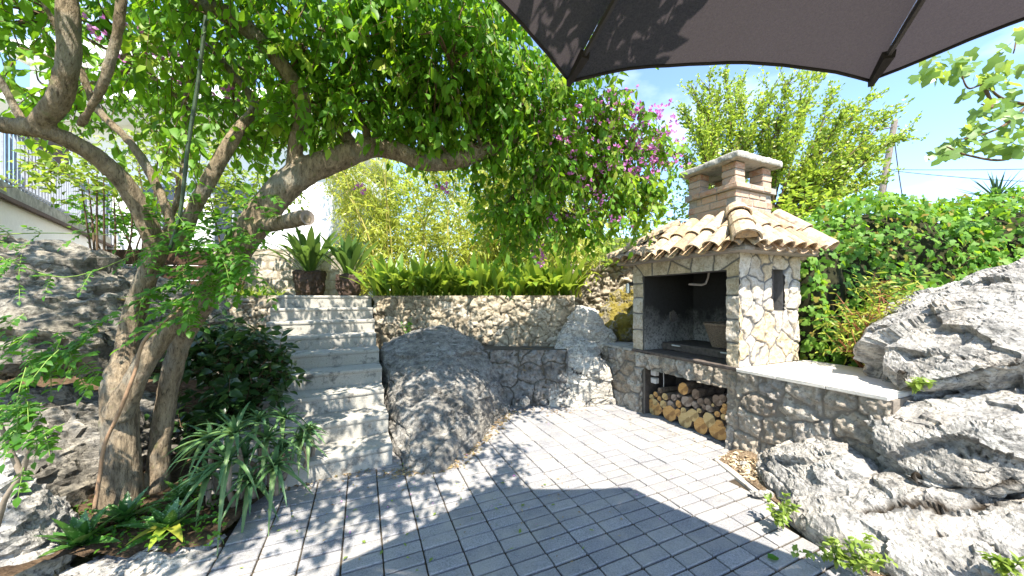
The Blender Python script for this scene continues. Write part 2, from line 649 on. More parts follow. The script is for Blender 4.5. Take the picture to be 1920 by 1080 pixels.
# brick, tile, log wood
t = NT('brick')
c = t.ramp(t.rand(), [(0, (.36, .17, .11)), (.35, (.43, .26, .18)), (.7, (.48, .33, .24)), (1, (.40, .31, .25))])
c = t.mix(t.ramp(t.noise(22, 6, .7), [(.42, 0), (.62, .8)]), c, (.43, .34, .27))
c = t.mix(t.ramp(t.noise(60, 4, .7), [(.32, .7), (.42, 0)]), c, (.13, .09, .07))
M['brick'] = t.done(t.bsdf(c, .88, t.bump(t.noise(50, 6, .7), .7, .012), .2))
simple('mortar', (.36, .33, .30), .95, .1, var=.3, sc=40, bump=.6)
t = NT('rooftile')
c = t.ramp(t.rand(), [(0, (.42, .26, .14)), (.4, (.49, .35, .21)), (.75, (.52, .41, .28)), (1, (.36, .24, .15))])
c = t.mix(t.ramp(t.noise(16, 6, .72), [(.45, 0), (.62, .85)]), c, (.17, .135, .11))
c = t.mix(t.ramp(t.noise(7, 5, .7), [(.55, 0), (.68, .6)]), c, (.58, .51, .41))
c = t.mix(t.ramp(t.noise(55, 4, .7), [(.34, .7), (.44, 0)]), c, (.10, .085, .07))
M['rooftile'] = t.done(t.bsdf(c, .85, t.bump(t.noise(60, 5, .7), .5, .008), .2))

t = NT('soot')
z = t.N('SeparateXYZ', {'Vector': t.co}).outputs[2]
s = t.math('ADD', z, t.math('MULTIPLY', t.noise(3.0, 6, .7), .9))
sm = t.math('DIVIDE', s, 3.0)
c = t.mix(t.ramp(sm, [(.47, 0), (.62, 1)]), (.30, .29, .275), (.036, .035, .035))
c = t.mix(t.ramp(t.noise(30, 5, .7), [(.40, .7), (.52, 0)]), c, (.03, .028, .026))
M['soot'] = t.done(t.bsdf(c, .9, t.bump(t.noise(40, 5, .7), .5, .015), .2))
simple('hearth', (.13, .105, .09), .75, .3, var=.5, sc=24)
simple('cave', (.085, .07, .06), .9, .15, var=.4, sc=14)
simple('niche', (.17, .15, .14), .95, .1, var=.5, sc=60, bump=1.0, bsc=90)


def log_mat(name, cols):
    t = NT(name)
    saw = t.noise(22, 5, .7, co=t.map((1, 1, 5), (.5, .3, .2)))
    c = t.ramp(saw, [(.28, cols[0]), (.52, cols[1]), (.75, cols[2])])
    c = t.mix(t.ramp(t.noise(12, 3, .6), [(.52, 0), (.60, .8)]), c, tuple(x * .55 for x in cols[0]))
    c = t.mix(t.ramp(t.rand(), [(0, 0), (1, .28)]), c, (.30, .24, .18))
    M[name] = t.done(t.bsdf(c, .85, t.bump(saw, .6, .008), .2))


log_mat('log_orange', [(.42, .19, .05), (.60, .33, .10), (.64, .44, .20)])
log_mat('log_yellow', [(.44, .28, .10), (.58, .42, .18), (.62, .50, .30)])
log_mat('log_grey', [(.20, .14, .11), (.34, .27, .22), (.42, .36, .31)])
log_mat('log_bark', [(.10, .06, .04), (.20, .14, .105), (.29, .225, .18)])

# leaves
M['leaf_tree'] = leaf_mat('leaf_tree', [(.026, .088, .010), (.055, .15, .014), (.095, .215, .020), (.15, .28, .03)], (.30, .56, .02), .43, .45, .2)
M['leaf_tree2'] = leaf_mat('leaf_tree2', [(.09, .19, .02), (.15, .27, .03), (.22, .33, .04), (.30, .30, .05)], (.40, .60, .03), .45, .45, .2)
M['leaf_bright'] = leaf_mat('leaf_bright', [(.09, .17, .02), (.14, .22, .02), (.22, .27, .03)], (.42, .55, .05), .45)
M['leaf_yellow'] = leaf_mat('leaf_yellow', [(.10, .21, .02), (.18, .29, .03), (.27, .34, .04), (.34, .31, .05)], (.45, .60, .06), .45)
M['leaf_far'] = leaf_mat('leaf_far', [(.08, .15, .02), (.15, .23, .03), (.24, .30, .04)], (.40, .48, .05), .40)
M['leaf_bamboo'] = leaf_mat('leaf_bamboo', [(.17, .24, .03), (.27, .32, .04), (.36, .38, .06)], (.58, .62, .08), .45)
M['leaf_ivy'] = leaf_mat('leaf_ivy', [(.03, .09, .012), (.06, .15, .02), (.11, .22, .03), (.17, .28, .05), (.10, .21, .03), (.07, .17, .02), (.14, .26, .04), (.30, .12, .04)], (.34, .58, .03), .38, .5, .18)
M['leaf_creeper'] = leaf_mat('leaf_creeper', [(.022, .085, .012), (.045, .135, .016), (.08, .18, .02)], (.22, .48, .02), .40, .45, .2)
M['leaf_laurel'] = leaf_mat('leaf_laurel', [(.012, .035, .010), (.022, .055, .014), (.04, .085, .02)], (.09, .18, .03), .25, .30, .5)
M['leaf_aspi'] = leaf_mat('leaf_aspi', [(.045, .12, .014), (.08, .18, .02), (.15, .25, .025), (.25, .31, .035)], (.40, .52, .05), .42)
M['leaf_pot'] = leaf_mat('leaf_pot', [(.022, .06, .015), (.045, .10, .02), (.09, .15, .03)], (.18, .30, .05), .32)
M['leaf_aloe'] = leaf_mat('leaf_aloe', [(.035, .09, .045), (.055, .13, .055), (.085, .17, .06), (.13, .20, .07)], (.20, .34, .08), .20, .42, .4)
M['leaf_fig'] = leaf_mat('leaf_fig', [(.06, .14, .02), (.10, .19, .03), (.17, .25, .05)], (.42, .55, .08), .45)
M['leaf_yucca'] = leaf_mat('leaf_yucca', [(.03, .075, .03), (.05, .10, .04)], (.08, .15, .05), .15)
M['leaf_red'] = leaf_mat('leaf_red', [(.15, .25, .03), (.26, .32, .04), (.33, .30, .05), (.11, .22, .03), (.20, .28, .03)], (.48, .55, .06), .42)
M['leaf_weed'] = leaf_mat('leaf_weed', [(.12, .20, .03), (.20, .27, .05)], (.35, .48, .06), .40)
M['leaf_dry'] = leaf_mat('leaf_dry', [(.13, .075, .04), (.22, .14, .07), (.34, .26, .15), (.14, .15, .04)], (.3, .2, .06), .2, .7, .2)
M['bloom'] = leaf_mat('bloom', [(.52, .13, .46), (.62, .22, .56), (.70, .38, .64)], (.70, .22, .62), .40, .6, .2)
# spotted aloe: dark leaf with pale flecks in bands
M['leaf_straw'] = leaf_mat('leaf_straw', [(.36, .26, .14), (.50, .40, .25), (.58, .50, .36), (.28, .17, .09)], (.4, .3, .15), .15, .7, .2)
t = NT('leaf_spotted')
w = t.N('TexVoronoi', {'Vector': t.map((60, 60, 60)), 'Scale': 1.0}).outputs['Distance']
c = t.mix(t.ramp(w, [(.16, 1), (.30, 0)]), (.045, .13, .022), (.28, .40, .17))
c = t.mix(t.ramp(t.noise(4), [(.5, 0), (.75, .6)]), c, (.20, .28, .03))
b = t.bsdf(c, .35, None, .5)
M['leaf_spotted'] = t.done(b)
# umbrella cloth: thin dark fabric that lets some sun through
t = NT('canopy_cloth')
wv = t.noise(420, 2, .6)
wv2 = t.noise(150, 3, .7)
wv = t.math('ADD', t.math('MULTIPLY', wv, .4), t.math('MULTIPLY', wv2, .6))
c = t.mix(t.ramp(wv, [(.38, 0), (.60, 1)]), (.040, .036, .038), (.105, .094, .10))
tr = t.N('BsdfTranslucent', {'Color': (.066, .056, .060, 1)})
b = t.bsdf(c, .9, t.bump(wv, .8, .006), .15)
M['cloth'] = t.done(t.N('MixShader', {0: .42, 1: b, 2: tr.outputs[0]}).outputs[0])
simple('hem', (.035, .032, .034), .8, .2)
simple('umbrella_metal', (.035, .033, .035), .4, .5)

# ------------------------------------------------------------------ relief panels of stones
def course_seeds(W, Hh, rh, sw, jit=.25):
    out, y = [], 0
    while y < Hh + rh:
        h = rh * random.uniform(.75, 1.3)
        x = -random.uniform(0, sw)
        while x < W + sw:
            w = sw * random.uniform(.6, 1.5)
            out.append((x + w / 2 + random.uniform(-jit, jit) * sw * .3, y + h / 2 + random.uniform(-jit, jit) * rh))
            x += w
        y += h
    return np.array(out)


def loose_seeds(W, Hh, d):
    n = int((W + 2 * d) * (Hh + 2 * d) / (d * d))
    pts = RNG.uniform((-d, -d), (W + d, Hh + d), (n * 12, 2))
    keep = []
    for p in pts:
        r = d * random.uniform(.38, 1.15)
        if all((p[0] - q[0]) ** 2 + (p[1] - q[1]) ** 2 > r * r for q in keep):
            keep.append(p)
        if len(keep) > n * 1.3:
            break
    return np.array(keep)


def panel(mb_cols, org, ax, az, nn, W, Hh, res, seeds, relief=.03, mw=.02, rough=.012, tilt=.4, warp=.02, holes=(), seed=0, ws=6,
          metric=(1, 1), pn=2):
    """a wall face with real stones in relief; returns (V, quads, colours)"""
    nx, ny = int(W / res) + 2, int(Hh / res) + 2
    gx, gy = np.meshgrid(np.linspace(0, W, nx), np.linspace(0, Hh, ny))
    for (x0, x1, y0, y1) in holes:                      # snap grid lines to the openings
        for v, g, axs in ((x0, gx, 1), (x1, gx, 1), (y0, gy, 0), (y1, gy, 0)):
            line = g[0, :] if axs == 1 else g[:, 0]
            k = int(np.argmin(np.abs(line - v)))
            if 0 < k < len(line) - 1:
                if axs == 1:
                    g[:, k] = v
                else:
                    g[k, :] = v
    p2 = np.stack([gx.ravel(), gy.ravel()], 1)
    p3 = np.concatenate([p2, np.full((len(p2), 1), seed * 3.7)], 1)
    q = p2 + warp * np.stack([fbm(p3 * ws, 3, seed + 1), fbm(p3 * ws, 3, seed + 5)], 1)
    d = (np.abs((q[:, None, :] - seeds[None]) * np.array(metric)) ** pn).sum(-1) ** (1 / pn)
    o = np.argpartition(d, 2, axis=1)[:, :2]
    d1 = np.take_along_axis(d, o, 1)
    sw = d1[:, 0] > d1[:, 1]
    i1 = np.where(sw, o[:, 1], o[:, 0])
    i2 = np.where(sw, o[:, 0], o[:, 1])
    e = np.abs(d1[:, 0] - d1[:, 1])
    sep = np.linalg.norm((seeds[i1] - seeds[i2]) * np.array(metric), axis=1)
    edge = e * (d1.sum(1)) / (2 * sep + 1e-6) if pn == 2 else e * .55            # distance to the joint
    m = np.clip((edge - mw * .45) / (mw * .6), 0, 1)
    m = m * m * (3 - 2 * m)
    rid = RNG.uniform(0, 1, (len(seeds), 4))
    loc = q - seeds[i1]
    pil = np.clip((edge - mw * .5) / (mw * 2.4), 0, 1) ** .6
    h = m * (relief * (.45 + .55 * rid[i1, 0]) * (.55 + .45 * pil)
             + tilt * relief * ((rid[i1, 2] - .5) * loc[:, 0] + (rid[i1, 3] - .5) * loc[:, 1]) / .12)
    h = h + (rough * fbm(p3 * 14, 4, seed + 9) * (.25 + .75 * m))
    V = org + p2[:, :1] * ax + p2[:, 1:] * az + h[:, None] * nn
    keep = np.ones((ny - 1, nx - 1), bool)
    cx = (gx[:-1, :-1] + gx[1:, 1:]) / 2
    cy = (gy[:-1, :-1] + gy[1:, 1:]) / 2
    for (x0, x1, y0, y1) in holes:
        keep &= ~((cx > x0) & (cx < x1) & (cy > y0) & (cy < y1))
    F = grid_faces(nx, ny, keep)
    if np.dot(np.cross(ax, az), nn) < 0:
        F = F[:, ::-1]
    C = np.stack([rid[i1, 1], m, rid[i1, 2], np.ones(len(m))], 1)
    mb_cols.append((V, F, C))


def build_panels(name, panels, boxes, mats, parent=None, base=None):
    """panels (stones) and a MB of backing boxes (material 0 too, mortar colour) as one mesh"""
    Vs, Ls, Cs, n = [], [], [], 0
    for V, F, C in panels:
        Vs.append(V)
        Ls.append((F + n).ravel())
        Cs.append(C)
        n += len(V)
    nq = sum(len(F) for _, F, _ in panels)
    starts = list(np.arange(nq) * 4)
    loops = list(np.concatenate(Ls))
    mi = [0] * nq
    smooth = nq
    if boxes is not None and boxes.n:
        V = np.concatenate(boxes.v)
        Vs.append(V)
        Cs.append(np.tile([.5, 0.0, .5, 1], (len(V), 1)))
        for f, m in zip(boxes.f, boxes.m):
            starts.append(len(loops))
            loops += [i + n for i in f]
            mi.append(m)
    me = mesh_np(name, np.concatenate(Vs), loops, starts, mats, False, mi)
    sm = np.zeros(len(me.polygons), bool)
    sm[:smooth] = True
    me.polygons.foreach_set('use_smooth', sm)
    ca = me.color_attributes.new('Col', 'FLOAT_COLOR', 'POINT')
    ca.data.foreach_set('color', np.concatenate(Cs).astype(np.float32).ravel())
    return link(name, me, parent, base)


# ------------------------------------------------------------------ leaves
def _tmpl(V, F):
    return np.array(V, float), F


LEAF = _tmpl([(0, 0, 0), (.30, .27, .07), (.30, 0, 0), (.30, -.27, .07), (.66, .20, .02), (.66, 0, -.04), (.66, -.20, .02), (1, 0, -.13)],
             [(0, 2, 1), (0, 3, 2), (1, 2, 5, 4), (2, 3, 6, 5), (4, 5, 7), (5, 6, 7)])
LEAFN = _tmpl([(0, 0, 0), (.35, .10, .03), (.35, -.10, .03), (.7, .08, 0), (.7, -.08, 0), (1, 0, -.10)],
              [(0, 2, 1), (1, 2, 4, 3), (3, 4, 5)])
LEAFS = _tmpl([(0, 0, 0), (.45, .30, .05), (.5, 0, -.02), (.45, -.30, .05), (1, 0, -.06)],
              [(0, 2, 1), (0, 3, 2), (1, 2, 4), (2, 3, 4)])
LOBE = _tmpl([(0, 0, 0), (-.10, .30, .04), (.22, .50, .0), (.42, .24, .03), (.72, .30, -.02), (1, 0, -.12), (.72, -.30, -.02), (.42, -.24, .03),
              (.22, -.50, .0), (-.10, -.30, .04), (.4, 0, .06)],
             [(0, 10, 2, 1), (10, 3, 2), (10, 5, 4, 3), (10, 7, 6, 5), (10, 8, 7), (0, 9, 8, 10)])
BRACT = _tmpl([(0, 0, 0), (.55, .36, .22), (1, 0, .42), (.55, -.36, .22), (.35, 0, -.04)],
              [(0, 4, 1), (0, 3, 4), (4, 2, 1), (4, 3, 2)])


def frames(d, up):
    x = nrm(d)
    y = np.cross(up, x)
    bad = np.linalg.norm(y, axis=1) < 1e-3
    y[bad] = np.cross(A(1, .3, .2), x[bad])
    y = nrm(y)
    return x, y, np.cross(x, y)


class LB:
    """collects leaves (many small faces), builds them as one mesh part"""

    def __init__(self):
        self.V, self.L, self.S, self.M, self.nv, self.nl = [], [], [], [], 0, 0

    def put(self, tmpl, pos, d, up, size, mi=0, width=1.0):
        pos, d, up = (np.atleast_2d(np.asarray(q, float)) for q in (pos, d, up))
        n = len(pos)
        if n == 0:
            return self
        d = np.broadcast_to(d, (n, 3))
        up = np.broadcast_to(up, (n, 3))
        size = np.broadcast_to(np.asarray(size, float), (n,))
        width = np.broadcast_to(np.asarray(width, float), (n,))
        x, y, z = frames(d, up)
        tv, tf = tmpl
        V = pos[:, None, :] + size[:, None, None] * (tv[None, :, :1] * x[:, None] + tv[None, :, 1:2] * width[:, None, None] * y[:, None] + tv[None, :, 2:] * z[:, None])
        k = len(tv)
        loops = np.concatenate([np.array(f) for f in tf])
        lens = np.array([len(f) for f in tf])
        st = np.concatenate([[0], np.cumsum(lens)[:-1]])
        self.L.append((np.arange(n)[:, None] * k + loops[None] + self.nv).ravel())
        self.S.append((np.arange(n)[:, None] * len(loops) + st[None] + self.nl).ravel())
        self.M.append(np.full(n * len(lens), mi))
        self.V.append(V.reshape(-1, 3))
        self.nv += n * k
        self.nl += n * len(loops)
        return self

    def mb(self, m, mi=1):
        """append an MB's faces (twigs)"""
        if not m.n:
            return self
        self.V.append(np.concatenate(m.v))
        lens = np.array([len(f) for f in m.f])
        self.L.append(np.array([i for f in m.f for i in f]) + self.nv)
        self.S.append(np.concatenate([[0], np.cumsum(lens)[:-1]]) + self.nl)
        self.M.append(np.full(len(lens), mi))
        self.nv += m.n
        self.nl += int(lens.sum())
        return self

    def build(self, name, mats, parent=None, base=None):
        me = mesh_np(name, np.concatenate(self.V), np.concatenate(self.L), np.concatenate(self.S), mats, True, np.concatenate(self.M))
        return link(name, me, parent, base)


def rdir(n):
    return nrm(RNG.normal(size=(n, 3)))


def clump(lb, tw, c, r, n, size=(.07, .11), droop=.9, per=11, tl=.34, tmpl=LEAF, mi=0, bias=A(0, 0, -.4), alt=None):
    """leafy twigs filling an ellipsoid"""
    m = max(1, n // per)
    u = rdir(m) * (RNG.uniform(0, 1, (m, 1)) ** .45)
    cen = np.asarray(c) + u * np.asarray(r)
    for q, uu in zip(cen, u):
        d0 = nrm(uu * .8 + RNG.normal(0, .5, 3) + bias)
        L = tl * random.uniform(.6, 1.3)
        k = per
        s = np.linspace(0, 1, k)
        pts = q + d0 * (s[:, None] - .5) * L + A(0, 0, -1) * (s[:, None] ** 2) * L * .35 * droop
        if tw is not None:
            tw.tube(pts[::5] if k > 6 else pts[[0, -1]], np.linspace(.004, .0015, len(pts[::5] if k > 6 else pts[[0, -1]])), 3, False)
        side = nrm(np.cross(d0, A(0, 0, 1)) + 1e-3)
        sg = np.where(np.arange(k) % 2 == 0, 1, -1)[:, None]
        mj = alt[1] if alt and random.random() < alt[0] else mi
        d = nrm(sg * side * .8 + d0 * .35 + A(0, 0, -droop) + RNG.normal(0, .38, (k, 3)))
        up = nrm(RNG.normal(0, .55, (k, 3)) + A(0, -.25, .9))
        lb.put(tmpl, pts, d, up, RNG.uniform(*size, k) * random.uniform(.72, 1.12), mj, RNG.uniform(.8, 1.15, k))


def blade(lb_mb, base, d, L, w, droop, segs=7, fold=.18, taper=1.0, peak=.45, up=A(0, 0, 1), tip=.0, side=None):
    """a strap leaf: arching blade folded along its middle, with a narrow stalk"""
    d = nrm(d)
    s = np.linspace(0, 1, segs + 1)
    pts = base + d * (s[:, None] * L) + A(0, 0, -1) * (droop * L * s[:, None] ** 2.2)
    tan = nrm(np.gradient(pts, axis=0))
    sd = np.cross(tan, up) if side is None else np.tile(side, (segs + 1, 1))
    sd = nrm(sd + 1e-6)
    nr = np.cross(sd, tan)
    prof = np.interp(s, [0, .12, peak, .75, 1], [.12, .22 if taper == 1 else .9, 1, .72, tip])
    if taper != 1:
        prof = np.interp(s, [0, .15, .5, .8, 1], [1.0, .97, .68, .34, 0.02])
    V, F = [], []
    for i in range(segs + 1):
        h = w * .5 * prof[i] + .0006
        V += [pts[i] + sd[i] * h + nr[i] * h * fold * 2, pts[i], pts[i] - sd[i] * h + nr[i] * h * fold * 2]
    for i in range(segs):
        a = i * 3
        F += [(a, a + 1, a + 4, a + 3), (a + 1, a + 2, a + 5, a + 4)]
    lb_mb.add(V, F)
    return pts, sd, nr, prof


def compound(lb, tw, base, d, L, pairs=4, lf=.055, mi=0, up=A(0, 0, 1)):
    """pinnate leaf: rachis with leaflet pairs and an end leaflet"""
    d = nrm(d)
    s = np.linspace(0, 1, pairs + 2)
    pts = base + d * (s[:, None] * L) + A(0, 0, -.3 * L) * (s[:, None] ** 2)
    tw.tube(pts[[0, len(pts) // 2, -1]], [.0025, .002, .001], 3, False)
    side = nrm(np.cross(d, up))
    for i in range(1, pairs + 1):
        for sg in (-1, 1):
            lb.put(LEAF, pts[i], nrm(side * sg + d * .45 + RNG.normal(0, .15, 3) + A(0, 0, -.25)), up + RNG.normal(0, .2, 3), lf * random.uniform(.8, 1.15), mi)
    lb.put(LEAF, pts[-1], nrm(d + A(0, 0, -.3)), up + RNG.normal(0, .2, 3), lf * 1.15, mi)


# ------------------------------------------------------------------ camera, sun, sky
cam = bpy.data.objects.new('camera', bpy.data.cameras.new('camera'))
COL.objects.link(cam)
cam.location = (0, 0, CAMH)
cam.rotation_euler = (math.radians(90), 0, 0)
cam.data.sensor_width = 36
cam.data.lens = FPX / 1920 * 36
cam.data.shift_y = 20 / 1920
cam.data.clip_start = .05
cam.data.clip_end = 2000
scene.camera = cam

SUN = nrm(A(.40, -1.50, 2.38))
sl = bpy.data.lights.new('sun', 'SUN')
sl.energy = 4.4
sl.angle = math.radians(.5)
sl.color = (1.0, .93, .82)
so = bpy.data.objects.new('sun', sl)
COL.objects.link(so)
so.rotation_euler = Vector(SUN).to_track_quat('Z', 'Y').to_euler()
so.location = (2, -6, 12)

w = bpy.data.worlds.new('World')
scene.world = w
w.use_nodes = True
nt = w.node_tree
bg = nt.nodes['Background']
sky = nt.nodes.new('ShaderNodeTexSky')
sky.sky_type = 'NISHITA'
sky.sun_disc = False
sky.sun_elevation = math.asin(SUN[2])
sky.sun_rotation = math.atan2(SUN[0], SUN[1])
sky.air_density = 1.0
sky.dust_density = .15
sky.ozone_density = 3.0
tc = nt.nodes.new('ShaderNodeTexCoord')
mp = nt.nodes.new('ShaderNodeMapping')
mp.inputs['Scale'].default_value = (1.0, 1.0, 2.4)
nz = nt.nodes.new('ShaderNodeTexNoise')
nz.inputs['Scale'].default_value = 2.6
nz.inputs['Detail'].default_value = 7
nz.inputs['Roughness'].default_value = .55
rp = nt.nodes.new('ShaderNodeValToRGB')
rp.color_ramp.elements[0].position = .50
rp.color_ramp.elements[0].color = (0, 0, 0, 1)
rp.color_ramp.elements[1].position = .72
rp.color_ramp.elements[1].color = (.38, .38, .38, 1)
mx = nt.nodes.new('ShaderNodeMix')
mx.data_type = 'RGBA'
mx.inputs[7].default_value = (6, 6.3, 6.8, 1)
L = nt.links.new
L(tc.outputs['Generated'], mp.inputs['Vector'])
L(mp.outputs[0], nz.inputs['Vector'])
L(nz.outputs['Fac'], rp.inputs['Fac'])
L(rp.outputs[0], mx.inputs[0])
L(sky.outputs[0], mx.inputs[6])
L(mx.outputs[2], bg.inputs['Color'])
bg.inputs['Strength'].default_value = .13

vs = scene.view_settings
scene.display_settings.display_device = 'sRGB'
vs.view_transform = 'Standard'
vs.look = 'None'
vs.gamma = 1
vs.use_curve_mapping = False
vs.exposure = 1.80
scene.render.engine = 'CYCLES'
cy = scene.cycles
cy.use_denoising = True
cy.max_bounces = 8
cy.transparent_max_bounces = 8
cy.transmission_bounces = 6
cy.caustics_reflective = False
cy.caustics_refractive = False

# the barbecue's own axes: t runs along its front to the far left, s into its depth, z up
O3 = A(2.278, 3.43, 0)
UT = nrm(A(-.400, .916, 0))
VS = nrm(A(.916, .400, 0))
UZ = A(0, 0, 1)


def B(t, s, z=0.0):
    return O3 + t * UT + s * VS + z * UZ


def bbox(mb, t0, t1, s0, s1, z0, z1, jit=0, ch=0):
    mb.box(B((t0 + t1) / 2, (s0 + s1) / 2, (z0 + z1) / 2), UT * (t1 - t0) / 2, VS * (s1 - s0) / 2, UZ * (z1 - z0) / 2, jit, ch)
    return mb

# ================================================================== GROUND AND SETTING
def sheet(name, xy, z, mat, kind='structure', res=None, amp=0.0, zf=None):
    """a ground sheet over a polygon; with res a grid clipped to it, raised by noise or zf(x, y)"""
    if res is None:
        mb = MB()
        mb.add([(x, y, z) for x, y in xy], [tuple(range(len(xy)))])
        return props(mb.build(name, mat), kind=kind)
    xs = [p[0] for p in xy]
    ys = [p[1] for p in xy]
    nx, ny = int((max(xs) - min(xs)) / res) + 2, int((max(ys) - min(ys)) / res) + 2
    gx, gy = np.meshgrid(np.linspace(min(xs), max(xs), nx), np.linspace(min(ys), max(ys), ny))

    def inside(px, py):
        r = np.zeros(px.shape, bool)
        j = len(xy) - 1
        for i in range(len(xy)):
            xi, yi = xy[i]
            xj, yj = xy[j]
            c = ((yi > py) != (yj > py)) & (px < (xj - xi) * (py - yi) / (yj - yi + 1e-9) + xi)
            r ^= c
            j = i
        return r
    keep = inside((gx[:-1, :-1] + gx[1:, 1:]) / 2, (gy[:-1, :-1] + gy[1:, 1:]) / 2)
    p = np.stack([gx.ravel(), gy.ravel(), np.zeros(gx.size)], 1)
    h = z + amp * fbm(p * 4, 4, 3)
    if zf is not None:
        h = h + zf(p[:, 0], p[:, 1])
    V = np.stack([p[:, 0], p[:, 1], h], 1)
    F = grid_faces(nx, ny, keep)
    used = np.unique(F)
    rm = np.full(len(V), -1)
    rm[used] = np.arange(len(used))
    F = rm[F]
    me = mesh_np(name, V[used], F.ravel(), np.arange(len(F)) * 4, mat, True)
    return props(link(name, me), kind=kind)


sheet('ground', [(-400, -400), (400, -400), (400, 500), (-400, 500)], -.06, M['meadow'])

# paving: pavers laid in a straight grid along the barbecue's axes, over a joint bed
PAVE = [(-1.9, -2.2), (1.945, -2.2), (1.945, 3.27), (2.30, 3.48), (2.62, 3.62), (2.1, 4.9), (1.62, 5.15), (-1.3, 5.15), (-1.3, 3.15), (-2.6, 2.75), (-1.9, 2.7)]
props(MB().add([(x, y, -.012) for x, y in PAVE], [tuple(range(len(PAVE)))]).build('joint_bed', M['joint']), kind='structure')


def in_poly(x, y, poly):
    r, j = False, len(poly) - 1
    for i in range(len(poly)):
        xi, yi = poly[i]
        xj, yj = poly[j]
        if (yi > y) != (yj > y) and x < (xj - xi) * (y - yi) / (yj - yi) + xi:
            r = not r
        j = i
    return r


pv = MB()
du, dv = .1075, .228
P0 = A(-.634, 2.298, 0)
for i in range(-50, 60):
    for j in range(-22, 22):
        c = P0 + UT * (i + .5) * du + VS * (j + .5) * dv
        if not in_poly(c[0], c[1], PAVE):
            continue
        zz = random.uniform(-.003, .003)
        tz = RNG.normal(0, .008, 2)
        pv.box(c + A(0, 0, -.02 + zz), UT * (du / 2 - .0064) + UZ * tz[0] * du, VS * (dv / 2 - .0046) + UZ * tz[1] * du, UZ * .022, .0013, .0042)
props(pv.build('paving', M['paver']), kind='structure')

# planting bed on the left, dirt verge on the right
sheet('planting_bed', [(-1.86, 2.06), (-1.84, 2.95), (-2.45, 2.75), (-3.6, 5.3), (-7, 4.9), (-7, 1.2), (-2.6, 1.2), (-2.5, 1.9)], .07, M['soil_dark'], res=.05, amp=.03,
      zf=lambda x, y: np.clip((-2.1 - x) * .12, 0, .5))
sheet('soil_verge', [(1.97, -1.5), (5, -1.5), (5, 2.6), (2.35, 3.5), (1.97, 3.25)], .0, M['soil'], res=.04, amp=.02,
      zf=lambda x, y: np.clip((x - 1.97) * .16, 0, .5) + .012)

kb = MB()
kp = [A(2.20, 3.40, 0), A(1.965, 3.27, 0), A(1.955, 2.6, 0), A(1.95, 1.9, 0), A(1.95, 0, 0), A(1.95, -1.5, 0)]
for a, b in zip(kp[:-1], kp[1:]):
    d = b - a
    L_ = np.linalg.norm(d)
    d = d / L_
    n_ = max(1, int(L_ / .45))
    for k in range(n_):
        c = a + d * (k + .5) * L_ / n_
        kb.box(c + A(0, 0, -.01), d * (L_ / n_ / 2 - .002), np.cross(d, UZ) * .030, UZ * random.uniform(.028, .034), .003, .006)
k = kb.build('kerb', M['kerbstone'], None, (1.95, 1.5, 0))
props(k, 'pale concrete edging strip between the paving and the dry soil verge', 'kerb')

# upper garden level behind the walls
TERR = [(-60, 4.0), (-5.7, 4.85), (-3.72, 5.52), (-2.50, 6.16), (-2.40, 6.02), (.95, 5.52), (1.0, 6.3), (3.4, 6.15), (60, 6.15), (60, 140), (-60, 140)]
props(MB().prism(TERR, -.2, 1.575).build('upper_terrace', M['meadow']), kind='structure')

sheet('hillside', [(-3.4, 7.3), (45, 7.3), (45, 70), (-3.4, 70)], 1.56, M['hill'], res=.35, amp=.16, zf=lambda x, y: np.clip((y - 7.5) * .26, 0, 4) * np.clip((x + 3.6) / 1.5, 0, 1))

# ---- concrete steps
st_root = thing('garden_steps', (-1.7, 3.0, 0), 'flight of nine worn pale concrete steps climbing to the upper terrace', 'steps')
WD = nrm(A(.875, .485, 0))
for kx in range(1, 10):
    R_ = A(-1.117 - .163 * (kx - 1), 3.19 + .335 * (kx - 1), 0)
    Rn = A(-1.117 - .163 * kx, 3.19 + .335 * kx, 0)
    zt = .176 * kx if kx < 9 else 1.60
    wdt = 1.36 + random.uniform(-.012, .012)
    go = Rn - R_
    off = WD * random.uniform(-.008, .008)
    nx, ny = 60, 14
    # tread and riser as one folded sheet with worn, chipped edge, closed below by a box
    prof = [(.045, max(0, zt - .20) if kx > 1 else -.03), (.045, zt - .052), (.002, zt - .046), (0, zt - .02), (.004, zt - .006), (.014, zt), (.05, zt + .001), (.2, zt), (1.0, zt)]
    pr = []
    for (a0, b0), (a1, b1) in zip(prof[:-1], prof[1:]):
        m_ = max(1, int(max(abs(a1 - a0) * .36, abs(b1 - b0)) / .02))
        pr += [(a0 + (a1 - a0) * q / m_, b0 + (b1 - b0) * q / m_) for q in range(m_)]
    pr.append(prof[-1])
    xs = np.linspace(0, 1, 70)
    V = np.array([R_ + off - WD * wdt * x + go * a + UZ * b for a, b in pr for x in xs])
    nrm_ = np.array([(-nrm(go) if a < .003 or b < zt - .02 else (UZ if a > .02 else nrm(UZ - nrm(go)))) for a, b in pr for x in xs])
    chip = np.clip(fbm(V * 11 + 3, 4, kx) - .45, 0, 1) * np.array([1.0 if .001 < a < .03 else .25 for a, b in pr for x in xs])
    V = V + nrm_ * (.0014 * fbm(V * 22, 3, kx + 30) - .007 * chip)[:, None]
    me_mb = MB()
    me_mb.add(V, [tuple(f) for f in grid_faces(70, len(pr))[:, ::-1]])
    me_mb.box(R_ + off - WD * wdt / 2 + go * .505 + UZ * (zt - .006 - .05) / 2, WD * (wdt / 2 - .002), go * .49, UZ * ((zt - .006 + .05) / 2))
    o = me_mb.build('step', M['step'], st_root)
    o.data.polygons.foreach_set('use_smooth', np.array([i < len(o.data.polygons) - 6 for i in range(len(o.data.polygons))]))

